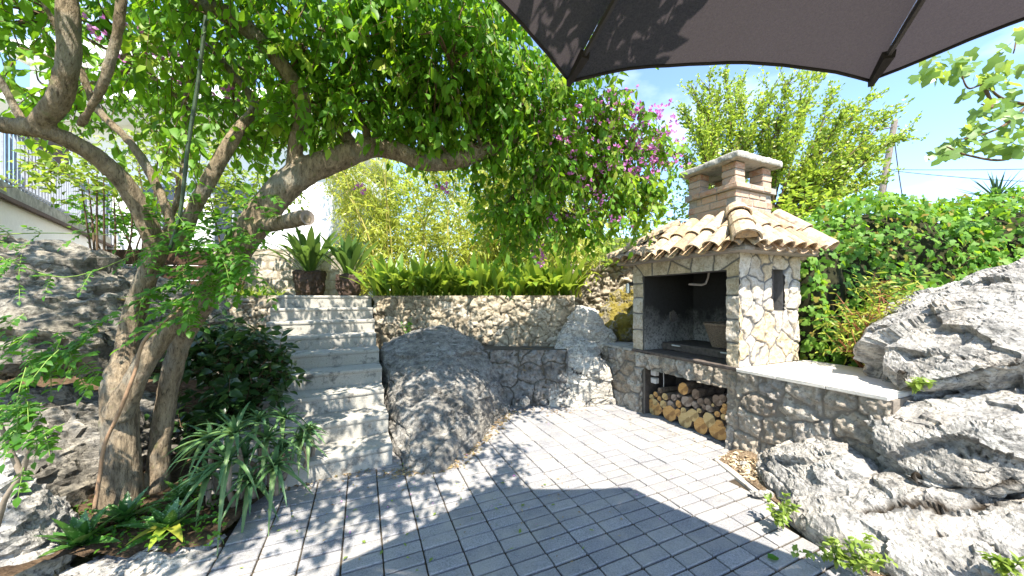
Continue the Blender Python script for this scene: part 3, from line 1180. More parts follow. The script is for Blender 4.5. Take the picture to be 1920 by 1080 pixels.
# ---- retaining walls
pn = []
a, b = A(-2.36, 5.84, 0), A(.98, 5.34, 0)
ax = nrm(b - a)
nn = A(ax[1], -ax[0], 0)
Lw = np.linalg.norm(b - a)
panel(pn, a + UZ * .2, ax, UZ, nn, Lw, 1.40, .014, loose_seeds(Lw, 1.4, .20), .030, .010, .026, .5, .07, seed=11, metric=(.75, 1.3))
bk = MB().box((a + b) / 2 - nn * .14 + UZ * .78, ax * Lw / 2, nn * .135, UZ * .815)
o = build_panels('retaining_wall', pn, bk, [M['rubble_old']], None, A(-.7, 5.6, 0))
props(o, 'long rubble stone retaining wall under the row of strap-leaved plants', 'wall')

pn = []
a, b = A(-.75, 4.99, 0), A(.80, 4.93, 0)
ax = nrm(b - a)
nn = A(ax[1], -ax[0], 0)
Lw = np.linalg.norm(b - a)
panel(pn, a - UZ * .03, ax, UZ, nn, Lw, .84, .012, course_seeds(Lw, .85, .30, .36, .4), .040, .010, .038, .6, .035, seed=21, pn=4)
bk = MB().box((a + b) / 2 - nn * .18 + UZ * .38, ax * Lw / 2, nn * .175, UZ * .43)
o = build_panels('low_wall', pn, bk, [M['rubble_dark']], None, A(0, 4.95, 0))
props(o, 'low dark grey block wall with a ledge, between dark and white boulders', 'wall')

pn = []
a, b = A(.86, 6.28, 0), A(3.5, 6.0, 0)
ax = nrm(b - a)
nn = A(ax[1], -ax[0], 0)
Lw = np.linalg.norm(b - a)
panel(pn, a + UZ * .3, ax, UZ, nn, Lw, 1.92, .02, loose_seeds(Lw, 2.0, .20), .06, .02, .035, .6, .08, seed=31, metric=(.75, 1.3))
bk = MB().box((a + b) / 2 - nn * .2 + UZ * 1.1, ax * Lw / 2, nn * .195, UZ * 1.11)
o = build_panels('back_wall', pn, bk, [M['rubble_old']], None, A(2, 6.1, 0))
props(o, 'tall rough rubble wall behind the left of the barbecue, topped with creeper', 'wall')

pn = []
a, b = A(-5.9, 4.72, 0), A(-3.62, 5.26, 0)
ax = nrm(b - a)
nn = A(ax[1], -ax[0], 0)
Lw = np.linalg.norm(b - a)
panel(pn, a + UZ * .2, ax, UZ, nn, Lw, 1.40, .018, loose_seeds(Lw, 1.4, .22), .035, .012, .03, .5, .08, seed=41, metric=(.8, 1.2))
bk = MB().box((a + b) / 2 - nn * .15 + UZ * .78, ax * Lw / 2, nn * .145, UZ * .812)
o = build_panels('rubble_wall', pn, bk, [M['rubble_old']], None, A(-4.7, 5, 0))
props(o, 'short rubble wall left of the steps, behind the glossy dark shrub', 'wall')

# ---- boulders
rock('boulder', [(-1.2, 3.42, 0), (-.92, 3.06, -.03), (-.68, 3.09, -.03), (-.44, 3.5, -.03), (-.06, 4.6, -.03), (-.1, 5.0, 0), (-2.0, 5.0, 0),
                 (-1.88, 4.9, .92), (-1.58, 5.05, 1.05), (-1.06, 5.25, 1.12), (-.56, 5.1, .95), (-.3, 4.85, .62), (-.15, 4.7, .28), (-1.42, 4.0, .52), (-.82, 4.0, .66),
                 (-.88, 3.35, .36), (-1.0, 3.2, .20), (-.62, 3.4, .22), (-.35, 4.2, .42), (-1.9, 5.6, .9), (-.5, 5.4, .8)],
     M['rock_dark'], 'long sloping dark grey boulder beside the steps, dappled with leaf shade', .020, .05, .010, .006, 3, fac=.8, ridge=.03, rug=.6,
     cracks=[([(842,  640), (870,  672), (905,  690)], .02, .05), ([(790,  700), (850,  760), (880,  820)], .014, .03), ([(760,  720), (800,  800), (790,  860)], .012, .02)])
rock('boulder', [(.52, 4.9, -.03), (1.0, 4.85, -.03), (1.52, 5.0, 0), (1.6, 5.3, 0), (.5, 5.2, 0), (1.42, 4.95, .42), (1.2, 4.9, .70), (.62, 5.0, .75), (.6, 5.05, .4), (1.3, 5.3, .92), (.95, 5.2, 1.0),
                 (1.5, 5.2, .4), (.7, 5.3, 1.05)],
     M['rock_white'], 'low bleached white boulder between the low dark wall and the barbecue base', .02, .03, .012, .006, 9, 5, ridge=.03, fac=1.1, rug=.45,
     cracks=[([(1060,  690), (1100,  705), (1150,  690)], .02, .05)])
rock('boulder', [(.62, 5.2, .7), (1.7, 5.35, .75), (1.75, 5.9, .8), (.7, 5.9, .7), (.78, 5.25, 1.15), (1.05, 5.35, 1.45), (1.35, 5.5, 1.38), (1.62, 5.4, 1.0), (1.2, 5.9, 1.45), (.8, 5.6, 1.35)],
     M['rock_white'], 'rounded upper white boulder at the right end of the retaining wall', .022, .03, .012, .006, 14, 5, ridge=.03, fac=1.1, rug=.45)
rock('boulder', [(1.35, 5.85, .6), (3.0, 5.55, .6), (3.0, 6.3, .6), (1.4, 6.3, .6), (1.5, 5.9, 1.35), (2.1, 5.8, 1.75), (2.7, 5.65, 1.8), (2.2, 5.5, 1.0), (2.6, 6.2, 1.9), (1.7, 6.1, 1.6), (1.75, 5.5, .9)],
     M['rock_moss'], 'yellow mossy rock face behind the left counter of the barbecue', .035, .10, .06, .014, 19)
for i, (px, py, Y, s, lab) in enumerate([(905, 705, 4.75, .17, 'grey wedge-shaped stone leaning between the dark boulder and the low wall'),
                                         (925, 735, 4.68, .14, 'small grey stone under the wedge-shaped stone beside the dark boulder'),
                                         (985, 752, 4.72, .085, 'small pale stone on the paving edge at the foot of the low wall')]):
    c = P(px, py, Y)
    q = rdir(14) * A(s, s * .7, s * 1.1) * RNG.uniform(.8, 1.1, (14, 1)) + c
    q[:, 2] = np.maximum(q[:, 2], -.02)
    rock('stone', q, M['rock_pale' if i == 2 else 'rock_dark'], lab, .02, .02, .02, .006, 50 + i, 3, 'stone')

CR1 = [(1600, 748), (1640, 738), (1700, 738), (1770, 724), (1830, 708), (1920, 684)]
CR2 = [(1690, 660), (1760, 650), (1830, 662)]
CR3 = [(1600, 800), (1625, 830), (1665, 880), (1708, 935)]
CR4 = [(1610, 948), (1708, 938), (1790, 935), (1915, 916)]
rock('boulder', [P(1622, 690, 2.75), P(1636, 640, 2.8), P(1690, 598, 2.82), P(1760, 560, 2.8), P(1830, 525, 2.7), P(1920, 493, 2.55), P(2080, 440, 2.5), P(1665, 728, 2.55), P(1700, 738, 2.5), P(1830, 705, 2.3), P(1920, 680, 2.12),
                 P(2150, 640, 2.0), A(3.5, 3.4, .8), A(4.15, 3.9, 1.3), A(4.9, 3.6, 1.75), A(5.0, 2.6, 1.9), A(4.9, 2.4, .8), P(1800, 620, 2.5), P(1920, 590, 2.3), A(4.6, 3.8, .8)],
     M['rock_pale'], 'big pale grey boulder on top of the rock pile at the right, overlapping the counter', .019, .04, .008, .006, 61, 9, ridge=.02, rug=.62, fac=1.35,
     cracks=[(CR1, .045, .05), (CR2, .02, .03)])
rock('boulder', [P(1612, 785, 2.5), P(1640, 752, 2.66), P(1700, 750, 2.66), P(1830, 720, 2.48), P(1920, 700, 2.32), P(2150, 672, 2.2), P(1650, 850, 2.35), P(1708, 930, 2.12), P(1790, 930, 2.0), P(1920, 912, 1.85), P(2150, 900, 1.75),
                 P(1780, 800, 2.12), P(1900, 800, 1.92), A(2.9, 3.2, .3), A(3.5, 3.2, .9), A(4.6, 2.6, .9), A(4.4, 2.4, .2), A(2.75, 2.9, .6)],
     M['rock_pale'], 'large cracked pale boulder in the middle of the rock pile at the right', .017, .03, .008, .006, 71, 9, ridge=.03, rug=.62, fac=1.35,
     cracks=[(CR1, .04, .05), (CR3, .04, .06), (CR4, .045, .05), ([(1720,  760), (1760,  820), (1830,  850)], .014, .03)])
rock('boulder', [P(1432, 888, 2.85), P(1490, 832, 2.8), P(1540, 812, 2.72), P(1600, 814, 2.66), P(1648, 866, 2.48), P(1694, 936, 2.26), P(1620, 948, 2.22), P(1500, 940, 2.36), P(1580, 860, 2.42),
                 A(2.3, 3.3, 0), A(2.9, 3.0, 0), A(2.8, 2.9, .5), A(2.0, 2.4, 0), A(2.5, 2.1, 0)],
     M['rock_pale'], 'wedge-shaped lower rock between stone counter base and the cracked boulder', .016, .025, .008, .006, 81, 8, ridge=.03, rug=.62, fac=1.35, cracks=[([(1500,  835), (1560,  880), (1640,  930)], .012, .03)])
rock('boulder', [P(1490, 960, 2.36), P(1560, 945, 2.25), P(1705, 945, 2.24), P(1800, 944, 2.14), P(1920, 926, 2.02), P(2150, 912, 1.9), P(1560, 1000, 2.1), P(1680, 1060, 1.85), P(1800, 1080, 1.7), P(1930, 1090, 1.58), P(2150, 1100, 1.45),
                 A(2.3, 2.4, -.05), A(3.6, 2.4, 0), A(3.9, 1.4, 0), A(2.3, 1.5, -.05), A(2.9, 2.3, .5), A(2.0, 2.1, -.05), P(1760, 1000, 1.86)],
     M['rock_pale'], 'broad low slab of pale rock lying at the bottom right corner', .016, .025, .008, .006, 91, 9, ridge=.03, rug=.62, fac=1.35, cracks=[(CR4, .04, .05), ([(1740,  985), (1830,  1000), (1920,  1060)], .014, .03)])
for i, (px, py, s, lab) in enumerate([(1430, 925, .07, 'small rounded pale stone half sunk in the dry soil verge'), (1395, 870, .05, 'little tan stone by the corner of the kerb')]):
    c = G(px, py, .04)
    rock('stone', rdir(12) * A(s * 1.3, s, s * .6) + c, M['rock_pale'], lab, .012, .01, .01, .003, 33 + i, 3, 'stone')

rock('boulder', [P(-60, 430, 2.7), P(60, 436, 3.0), P(150, 466, 3.1), P(228, 515, 3.1), P(248, 560, 3.0), P(215, 640, 2.75), P(190, 690, 2.65), P(90, 680, 2.35), P(-80, 690, 2.1), A(-4.6, 4.4, 1.6), A(-3.6, 4.0, 1.3),
                 A(-3.5, 3.9, .8), A(-5.2, 2.6, 1.9), A(-5.2, 2.4, 1.0), P(100, 560, 2.55)],
     M['rock_left'], 'huge dark weathered boulder at the left edge behind the tree trunk', .032, .08, .05, .016, 101, 7, ridge=.10)
rock('boulder', [P(195, 500, 3.5), P(250, 505, 3.6), P(262, 545, 3.5), P(255, 640, 3.3), P(190, 640, 3.3), A(-4.2, 4.3, 1.0), A(-3.4, 4.3, 1.0), A(-3.5, 4.2, 1.7), P(225, 560, 3.35)],
     M['rock_left'], 'smaller ochre-stained rock just left of the upper trunk', .03, .05, .04, .012, 107, 5)
rock('boulder', [P(0, 740, 2.3), P(110, 720, 2.6), P(200, 760, 2.75), P(215, 850, 2.7), P(200, 960, 2.55), P(110, 980, 2.2), P(-50, 960, 1.95), A(-4.0, 3.4, 0), A(-3.0, 3.3, 0), A(-3.1, 3.2, .7), A(-4.2, 2.6, .8), P(120, 850, 2.3)],
     M['rock_left'], 'dark rock in deep shade low beside the foot of the trunk', .03, .07, .05, .014, 113, 5)
rock('boulder', [P(-40, 830, 1.9), P(30, 850, 1.95), P(75, 930, 1.95), P(85, 1050, 1.9), P(60, 1110, 1.85), P(-60, 1110, 1.7), A(-3.2, 2.2, 0), A(-2.7, 2.2, 0), A(-3.4, 1.7, .3), P(20, 960, 1.82)],
     M['rock_pale'], 'pale cracked rock in the bottom left corner under the creeper', .022, .05, .035, .010, 119, 5)
rock('stone', [P(105, 1075, 1.9), P(200, 1045, 1.98), P(300, 1018, 2.05), P(372, 1003, 2.12), P(380, 1040, 2.05), P(376, 1062, 2.0), P(240, 1105, 1.85), P(110, 1110, 1.8), A(-1.85, 2.25, .0), A(-2.5, 2.05, 0)],
     M['rock_pale'], 'long pale edging stone along the front of the planting bed', .018, .03, .025, .008, 127, 4, 'stone')

# ================================================================== THE BARBECUE
bq = thing('barbecue', B(.72, .4, 0), 'stone barbecue oven with tiled roof, brick chimney and stone counters', 'barbecue')
# base wall with the firewood niche
pn = []
T0, T1 = -1.09, 2.64
sd = course_seeds(T1 - T0, .62, .20, .27, .45)
sd = np.array([q for q in sd if q[1] < .60])
lint, x = [], 0.0
while x < T1 - T0 + .2:
    w_ = random.uniform(.17, .27)
    lint.append((x + w_ / 2, .735 + random.uniform(-.012, .012)))
    x += w_
sd = np.concatenate([sd, np.array(lint)])
panel(pn, B(T0, 0, 0), UT, UZ, -VS, T1 - T0, .82, .0105, sd, .040, .011, .030, .5, .018, pn=4, holes= [(.12 - T0, 1.27 - T0, -.1, .62)], seed=3, ws=9)
bk = MB()
for t0, t1, s0, s1, z0, z1 in [(T0 + .30, .12, .004, 1.1, -.03, .819), (T0, T0 + .299, .004, 1.1, .62, .819), (1.27, T1, .004, .72, -.03, .819), (.12, 1.27, .004, .62, .62, .819), (.12, 1.27, .60, .9, -.03, .619)]:
    bbox(bk, t0, t1, s0, s1, z0, z1)
build_panels('base_wall', pn, bk, [M['rubble']], bq)
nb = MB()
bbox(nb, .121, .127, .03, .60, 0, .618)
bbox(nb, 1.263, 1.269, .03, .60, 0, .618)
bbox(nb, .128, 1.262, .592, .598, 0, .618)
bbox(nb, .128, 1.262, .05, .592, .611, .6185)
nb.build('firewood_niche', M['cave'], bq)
# counter slabs
cb = MB()
for k in range(3):
    t0 = T0 + .01 + k * (1.08 / 3)
    bbox(cb, t0 + .001, t0 + 1.08 / 3 - .001, -.045, .40, .8205, .853, .0012, .004)
    bbox(cb, t0 + .001, t0 + 1.08 / 3 - .001, .402, 1.16, .8205, .8525, .0012, .004)
cb.build('counter', M['counter'], bq)
cb = MB()
for k in range(3):
    t0 = 1.46 + k * .4
    bbox(cb, t0 + .001, t0 + .399, -.04, .66, .8205, .853, .0012, .004)
o = cb.build('counter', M['cap'], bq)
hb = MB()
bbox(hb, .0, 1.455, -.030, .94, .8208, .860, .002, .008)
hb.build('hearth', M['hearth'], bq)
sh = MB()
bbox(sh, .20, 1.24, .30, .92, .862, .958, .0, .01)
sh.build('fire_shelf', M['hearth'], bq)
for t_ in (.33, 1.0):
    hd = MB()
    hd.tube([B(t_ - .06, .288, .935), B(t_ + .06, .288, .935)], .009, 8)
    hd.build('handle', M['box_white'], bq)

# upper housing in flagstone
ob = MB()
for t0, t1, s0, s1, z0, z1 in [(.004, .118, .004, .53, .861, 2.05), (.004, .118, .745, 1.02, .861, 2.05), (.004, .118, .531, .744, .861, 1.42), (.004, .118, .531, .744, 1.866, 2.05),
                               (1.272, 1.437, .004, 1.02, .861, 2.05), (.12, 1.27, .952, 1.02, .861, 2.05), (.12, 1.27, .004, .20, 1.85, 2.05)]:
    bbox(ob, t0, t1, s0, s1, z0, z1)
pn = []
sd = [(.06, .12), (.06, .36), (.07, .60), (.055, .84), (.06, .98), (.13, 1.10), (.40, 1.10), (.66, 1.15), (.72, 1.03), (.97, 1.10), (1.25, 1.10), (1.37, .15), (1.375, .38), (1.37, .60), (1.37, .80), (1.37, .98)]
panel(pn, B(-.010, 0, .861), UT, UZ, -VS, 1.46, 1.22, .0095, np.array(sd) + A(.01, 0), .014, .013, .010, .3, .006, [(.13, 1.28, -.1, .989)], seed=5, ws=8)
sd = loose_seeds(1.06, 1.2, .25)
panel(pn, B(0, -.010, .861), VS, UZ, -UT, 1.035, 1.22, .0085, sd, .020, .014, .012, .3, .034, [(.54, .755, .559, 1.005)], seed=6, ws=6, metric=(1.1, .9))
panel(pn, B(1.44, 1.03, .861), -VS, UZ, UT, 1.035, 1.22, .02, loose_seeds(1.08, 1.22, .19), .010, .02, .006, .2, .022, seed=7)
build_panels('stone_housing', pn, ob, [M['flag']], bq)
fb = MB()
bbox(fb, .1205, .130, .012, .95, .862, 1.98)
bbox(fb, 1.258, 1.268, .012, .95, .862, 1.98)
bbox(fb, .131, 1.257, .938, .948, .862, 1.98)
bbox(fb, .131, 1.257, .205, .937, 1.97, 2.04)
fb.build('firebox', M['soot'], bq)
vb = MB()
bbox(vb, .088, .116, .533, .742, 1.422, 1.864)
fr = bbox(MB(), -.006, .086, .531, .541, 1.422, 1.864)
vn = vb.build('vent_niche', M['niche'], bq)
fr.build('niche_frame', M['frame_dark'], vn)
pc = MB()
q = [B(1.2535, .516 + .075 * math.cos(k * .785) * random.uniform(.8, 1.1), 1.30 + .085 * math.sin(k * .785) * random.uniform(.85, 1.1)) for k in range(8)]
pc.add(np.concatenate([np.array(q), np.array(q) - UT * .02]), [tuple(range(8, 16))[::-1]] + [(k, (k + 1) % 8, 8 + (k + 1) % 8, 8 + k) for k in range(8)])
pc.build('flue_plug', M['niche'], bq)

# roof of barrel tiles
ZE, ZT = 2.045, 2.44
t0, t1, s0, s1 = -.17, 1.60, -.17, 1.03
ct0, ct1, cs0, cs1 = .224, .826, .30, .954
E = [B(t0, s0, ZE), B(t1, s0, ZE), B(t1, s1, ZE), B(t0, s1, ZE)]
C = [B(ct0, cs0, ZT), B(ct1, cs0, ZT), B(ct1, cs1, ZT), B(ct0, cs1, ZT)]
rb = MB()
rb.add(E + C + [e - UZ * .03 for e in E], [(0, 4, 5, 1), (1, 5, 6, 2), (2, 6, 7, 3), (3, 7, 4, 0), (0, 1, 9, 8), (1, 2, 10, 9), (2, 3, 11, 10), (3, 0, 8, 11), (8, 9, 10, 11)])
roof = rb.build('roof', M['mortar'], bq)


def barrel(mb, p, d, n, r0, r1, Lg, th=.013, conv=True, arc=180, k=9):
    """a half-round tile: p lower end centre, d up the slope, n out of the roof"""
    sdv = np.cross(d, n)
    V = []
    st = 4
    jr = random.uniform(.95, 1.06)
    for i in range(st):
        f = i / (st - 1)
        r = (r0 + (r1 - r0) * f) * jr
        c = p + d * Lg * f
        for rr in (r, r - th):
            for j in range(k):
                a_ = math.radians(90 - arc / 2 + arc * j / (k - 1))
                V.append(c + rr * (math.cos(a_) * sdv + (math.sin(a_) * .86 if conv else -math.sin(a_) * .86) * n))
    F = []
    R2 = 2 * k
    for i in range(st - 1):
        for j in range(k - 1):
            F.append((i * R2 + j, i * R2 + j + 1, (i + 1) * R2 + j + 1, (i + 1) * R2 + j))
            F.append((i * R2 + k + j, (i + 1) * R2 + k + j, (i + 1) * R2 + k + j + 1, i * R2 + k + j + 1))
        for j in (0, k - 1):
            F.append((i * R2 + j, (i + 1) * R2 + j, (i + 1) * R2 + k + j, i * R2 + k + j))
    for i in (0, st - 1):
        for j in range(k - 1):
            F.append((i * R2 + j, i * R2 + k + j, i * R2 + k + j + 1, i * R2 + j + 1))
    mb.add(np.array(V), F)


tl = MB()
for q in range(4):
    e0, e1 = E[q], E[(q + 1) % 4]
    c0, c1 = C[q], C[(q + 1) % 4]
    e = nrm(e1 - e0)
    Lg = np.linalg.norm(e1 - e0)
    xa, xb = np.dot(c0 - e0, e), np.dot(c1 - e0, e)
    up = (c0 - e0) - e * xa
    S = np.linalg.norm(up)
    d = up / S
    n_ = np.cross(e, d)
    if n_[2] < 0:
        n_ = -n_
    nc = int(round(Lg / .200))
    for i in range(nc):
        x = (i + .5) * Lg / nc
        ln = S if xa <= x <= xb else (S * x / xa if x < xa else S * (Lg - x) / (Lg - xb))
        ln = min(S, ln + .04)
        for j in range(4):
            a_ = j * .30 - .05
            b_ = min(a_ + .37, ln)
            if b_ - a_ < .10:
                continue
            jx = random.uniform(-.006, .006)
            barrel(tl, e0 + e * (x + jx) + d * (a_ + random.uniform(-.008, .008)) + n_ * (.050 + .018 * (b_ - a_ > .3)), nrm(d - n_ * .035), n_, .088, .072, b_ - a_)
        x2 = x + Lg / nc / 2
        if x2 < Lg - .05:
            ln2 = S if xa <= x2 <= xb else (S * x2 / xa if x2 < xa else S * (Lg - x2) / (Lg - xb))
            barrel(tl, e0 + e * x2 - d * .07 + n_ * .075, d, n_, .072, .072, max(.12, ln2 + .05), conv=False, arc=150)
tl.build('tile_cover', M['rooftile'], roof)
for q in range(4):
    hb = C[q] - E[q]
    Lh = np.linalg.norm(hb)
    d = hb / Lh
    n_ = nrm(UZ - d * d[2])
    for j in range(3):
        a_ = -.06 + j * .30
        if a_ > Lh - .12:
            break
        hm = MB()
        barrel(hm, E[q] + d * a_ + n_ * (.075 + .02), nrm(d - n_ * .05), n_, .115, .095, min(.40, Lh - a_ + .05), .016, arc=190)
        if j == 0:
            k_ = 9
            hm.add([E[q] + d * (a_ + .03) + n_ * .10 + .09 * (math.cos(x) * np.cross(d, n_) + .8 * math.sin(x) * n_) for x in np.linspace(0, math.pi, k_)], [tuple(range(k_))])
        hm.build('hip_tile', M['rooftile'], roof)


# brick chimney
def brick_ring(mb, core, t0, t1, s0, s1, z0, z1, rows, bl=.23, jo=.012, odd0=0):
    bbox(core, t0 + .008, t1 - .008, s0 + .008, s1 - .008, z0 - .002, z1 - .0015)
    rh = (z1 - z0) / rows
    for r_ in range(rows):
        za, zb = z0 + r_ * rh + jo * .5, z0 + (r_ + 1) * rh - jo * .5
        bd = .095
        for side in range(4):
            if side in (0, 2):
                a0, a1 = t0, t1
            else:
                a0, a1 = s0, s1
            lead = ((r_ + side + odd0) % 2 == 0)
            x = a0 if lead else a0 + bd + jo
            end = a1 if not lead else a1 - bd - jo
            if side in (2, 3):
                x, end = (a0 + bd + jo, a1) if lead else (a0, a1 - bd - jo)
            while x < end - .02:
                x1_ = min(end, x + bl * random.uniform(.82, 1.08))
                if end - x1_ < .06:
                    x1_ = end
                o_ = random.uniform(-.003, .004)
                cz = random.uniform(-.002, .002)
                if side == 0:
                    bbox(mb, x, x1_ - jo, s0 - o_, s0 + bd, za + cz, zb + cz, .003, .006)
                elif side == 2:
                    bbox(mb, x, x1_ - jo, s1 - bd, s1 + o_, za + cz, zb + cz, .003, .006)
                elif side == 3:
                    bbox(mb, t0 - o_, t0 + bd, x, x1_ - jo, za + cz, zb + cz, .003, .006)
                else:
                    bbox(mb, t1 - bd, t1 + o_, x, x1_ - jo, za + cz, zb + cz, .003, .006)
                x = x1_


core, br = MB(), MB()
brick_ring(br, core, ct0, ct1, cs0, cs1, 2.33, 2.767, 5)
ch = core.build('chimney', M['mortar'], bq)
br.build('brickwork', M['brick'], ch)
core, br = MB(), MB()
brick_ring(br, core, ct0 - .035, ct1 + .035, cs0 - .035, cs1 + .035, 2.770, 2.835, 1, .24, .010)
core.build('belt_course', M['mortar'], ch)
br.build('belt_brick', M['brick'], ch)
for (ta, tb) in ((ct0 + .005, ct0 + .165), (ct1 - .165, ct1 - .005)):
    for (sa, sb) in ((cs0 + .005, cs0 + .165), (cs1 - .165, cs1 - .005)):
        pm = MB()
        for r_ in range(3):
            z0 = 2.837 + r_ * .080
            pm.mi = 0
            bbox(pm, ta + random.uniform(-.004, .004), tb + random.uniform(-.004, .004), sa + random.uniform(-.004, .004), sb + random.uniform(-.004, .004), z0 + .004, z0 + .073, .003, .006)
            pm.mi = 1
            bbox(pm, ta + .009, tb - .009, sa + .009, sb - .009, z0 - .004, z0 + .0775)
        pm.build('chimney_pillar', [M['brick'], M['mortar']], ch)
fl = MB()
bbox(fl, ct0 + .17, ct1 - .17, cs0 + .17, cs1 - .17, 2.74, 2.833)
fl.build('flue', M['soot'], ch)
cp = MB()
q = 26
cpb = bbox(MB(), ct0 - .075, ct1 + .075, cs0 - .075, cs1 + .075, 3.079, 3.150)
me = remeshed(cpb, .014, 2)
V, N_ = verts_of(me)
set_verts(me, V + N_ * (.007 * fbm(V * 16, 4, 2))[:, None])
link('chimney_cap', finish(me, M['cap']), ch)

# things in and on the barbecue
hk = MB()
hk.tube([B(.56, .35, 1.96), B(.60, .36, 1.80), B(.63, .36, 1.735), B(.68, .36, 1.72), B(.86, .36, 1.735)], .016, 8, flat=.6)
o = hk.build('hook', M['hook'], None, B(.6, .36, 1.9))
props(o, 'bent rusty metal hook hanging inside the top of the oven', 'hook')

bs = thing('wicker_basket', B(.52, .58, .96), 'round flared wicker basket standing inside the oven', 'basket')
wk = MB()
cb_, hh_ = B(.50, .56, .962), .27
for i in range(20):
    f = i / 19
    r_ = .150 + .085 * f
    z_ = cb_ + UZ * (.012 + hh_ * f)
    a_ = np.linspace(0, 2 * math.pi, 97)[:-1]
    rr = r_ + .007 * np.sin(a_ * 16 + (math.pi if i % 2 else 0))
    wk.tube(z_ + np.stack([rr * np.cos(a_), rr * np.sin(a_), 0 * a_], 1), .0075, 5, closed=True)
for k in range(32):
    a_ = 2 * math.pi * k / 32
    u_ = A(math.cos(a_), math.sin(a_), 0)
    wk.tube([cb_ + u_ * .150, cb_ + u_ * .235 + UZ * hh_], .005, 4)
wk.add([cb_ + A(.15 * math.cos(k * .3927), .15 * math.sin(k * .3927), .006) for k in range(16)], [tuple(range(16))])
wk.build('basket_body', M['wicker'], bs)
rm_ = MB()
a_ = np.linspace(0, 2 * math.pi, 73)[:-1]
for ph in (0, math.pi):
    rm_.tube(cb_ + UZ * hh_ + np.stack([(.238 + .008 * np.sin(a_ * 12 + ph)) * np.cos(a_), (.238 + .008 * np.sin(a_ * 12 + ph)) * np.sin(a_), .012 + .008 * np.cos(a_ * 12 + ph)], 1), .011, 6, closed=True)
rm_.build('rim', M['wicker'], bs)

lp = thing('wall_lamp', B(1.47, .06, 1.72), 'small silver cylinder wall lamp at the left corner of the oven', 'wall lamp')
lm = MB()
c_ = B(1.53, -.03, 1.705)
lm.tube([c_ - UZ * .075, c_ + UZ * .055], .034, 16)
lm.build('lamp_shade', M['metal'], lp)
lm = MB()
lm.tube([B(1.446, .05, 1.76), B(1.47, .02, 1.76), c_ + UZ * .05], [.034, .03, .028], 12)
lm.build('mount', M['black'], lp)
for (z_, lab) in ((.555, 'upper of two white electrical boxes in the firewood niche'), (.452, 'lower of two white electrical boxes in the firewood niche')):
    e_ = thing('electrical_box', B(1.20, .16, z_), lab, 'electrical box')
    eb = bbox(MB(), 1.163, 1.247, .10, .17, z_ - .036, z_ + .036, 0, .006)
    eb.build('housing', M['box_white'], e_)
    eb = bbox(MB(), 1.172, 1.238, .094, .101, z_ - .028, z_ + .028, 0, .003)
    eb.build('cover_plate', M['box_white'], e_)
cbm = MB()
cbm.tube([B(1.12, .2, .60), B(1.115, .2, .45), B(1.12, .2, .33)], .005, 6)
o = cbm.build('cable', M['box_white'], None, B(1.12, .2, .45))
props(o, 'thin pale cable hanging in the firewood niche beside the white boxes', 'cable')

# firewood: every log by its place in the photograph's stack (crop px: x, y, radius, kind)
LOGS = [(283, 590, 82, 'o'), (452, 628, 88, 'o'), (625, 702, 88, 'y'), (800, 768, 88, 'o'), (1000, 850, 104, 'o'), (712, 592, 72, 'y'), (898, 648, 78, 'y'), (1018, 690, 46, 'o'),
        (170, 508, 40, 'y'), (547, 563, 42, 'o'), (609, 540, 36, 'y'), (350, 527, 28, 'o'), (786, 540, 28, 'y'), (990, 578, 34, 'o'), (1066, 612, 36, 'y'), (1063, 540, 38, 'o'), (1078, 492, 32, 'o'),
        (160, 408, 32, 'o'), (236, 379, 30, 'y'), (297, 357, 30, 'o'), (338, 404, 27, 'o'), (400, 382, 38, 'y'), (500, 390, 38, 'g'), (553, 376, 20, 'g'), (640, 435, 64, 'g'), (735, 475, 38, 'g'),
        (840, 500, 28, 'b'), (897, 517, 42, 'g'), (941, 478, 18, 'y'), (216, 463, 33, 'o'), (290, 458, 47, 'y'), (381, 466, 43, 'y'), (465, 478, 50, 'g'), (552, 465, 38, 'o'), (605, 293, 64, 'o'),
        (745, 352, 52, 'b'), (344, 312, 30, 'b'), (985, 425, 58, 'b'), (1050, 400, 46, 'b'), (1025, 447, 30, 'g'), (800, 440, 44, 'b'), (880, 440, 42, 'b'), (690, 420, 34, 'b'), (240, 540, 22, 'b'), (1080, 745, 40, 'g')]
items = []
for x, y, r_, kd in LOGS:
    px, py = 1180 + x / 6, 680 + y / 6
    s_ = .09 if kd in 'oy' else .11
    q = O3 + VS * s_
    k_ = (px - 960) / FPX
    tt = (q[0] - k_ * q[1]) / (k_ * UT[1] - UT[0])
    c = q + tt * UT
    zz = CAMH - (py - HZ) / FPX * c[1]
    rad = r_ / 6 / FPX * c[1] * (1.04 if kd in 'oy' else 1.0)
    items.append([tt, max(zz, rad * .98), rad, kd, s_])
items.sort(key=lambda i: i[1])
rows, names = {}, ['bottom', 'second', 'third', 'fourth', 'top']
for it in items:
    k_ = min(4, int(it[1] / .105))
    rows.setdefault(k_, []).append(it)
ORD = ['first', 'second', 'third', 'fourth', 'fifth', 'sixth', 'seventh', 'eighth', 'ninth', 'tenth', 'eleventh', 'twelfth', 'thirteenth', 'fourteenth', 'fifteenth']
KN = {'o': ('orange-cut', 'log_orange'), 'y': ('yellow-cut', 'log_yellow'), 'g': ('grey weathered', 'log_grey'), 'b': ('brown barky', 'log_bark')}
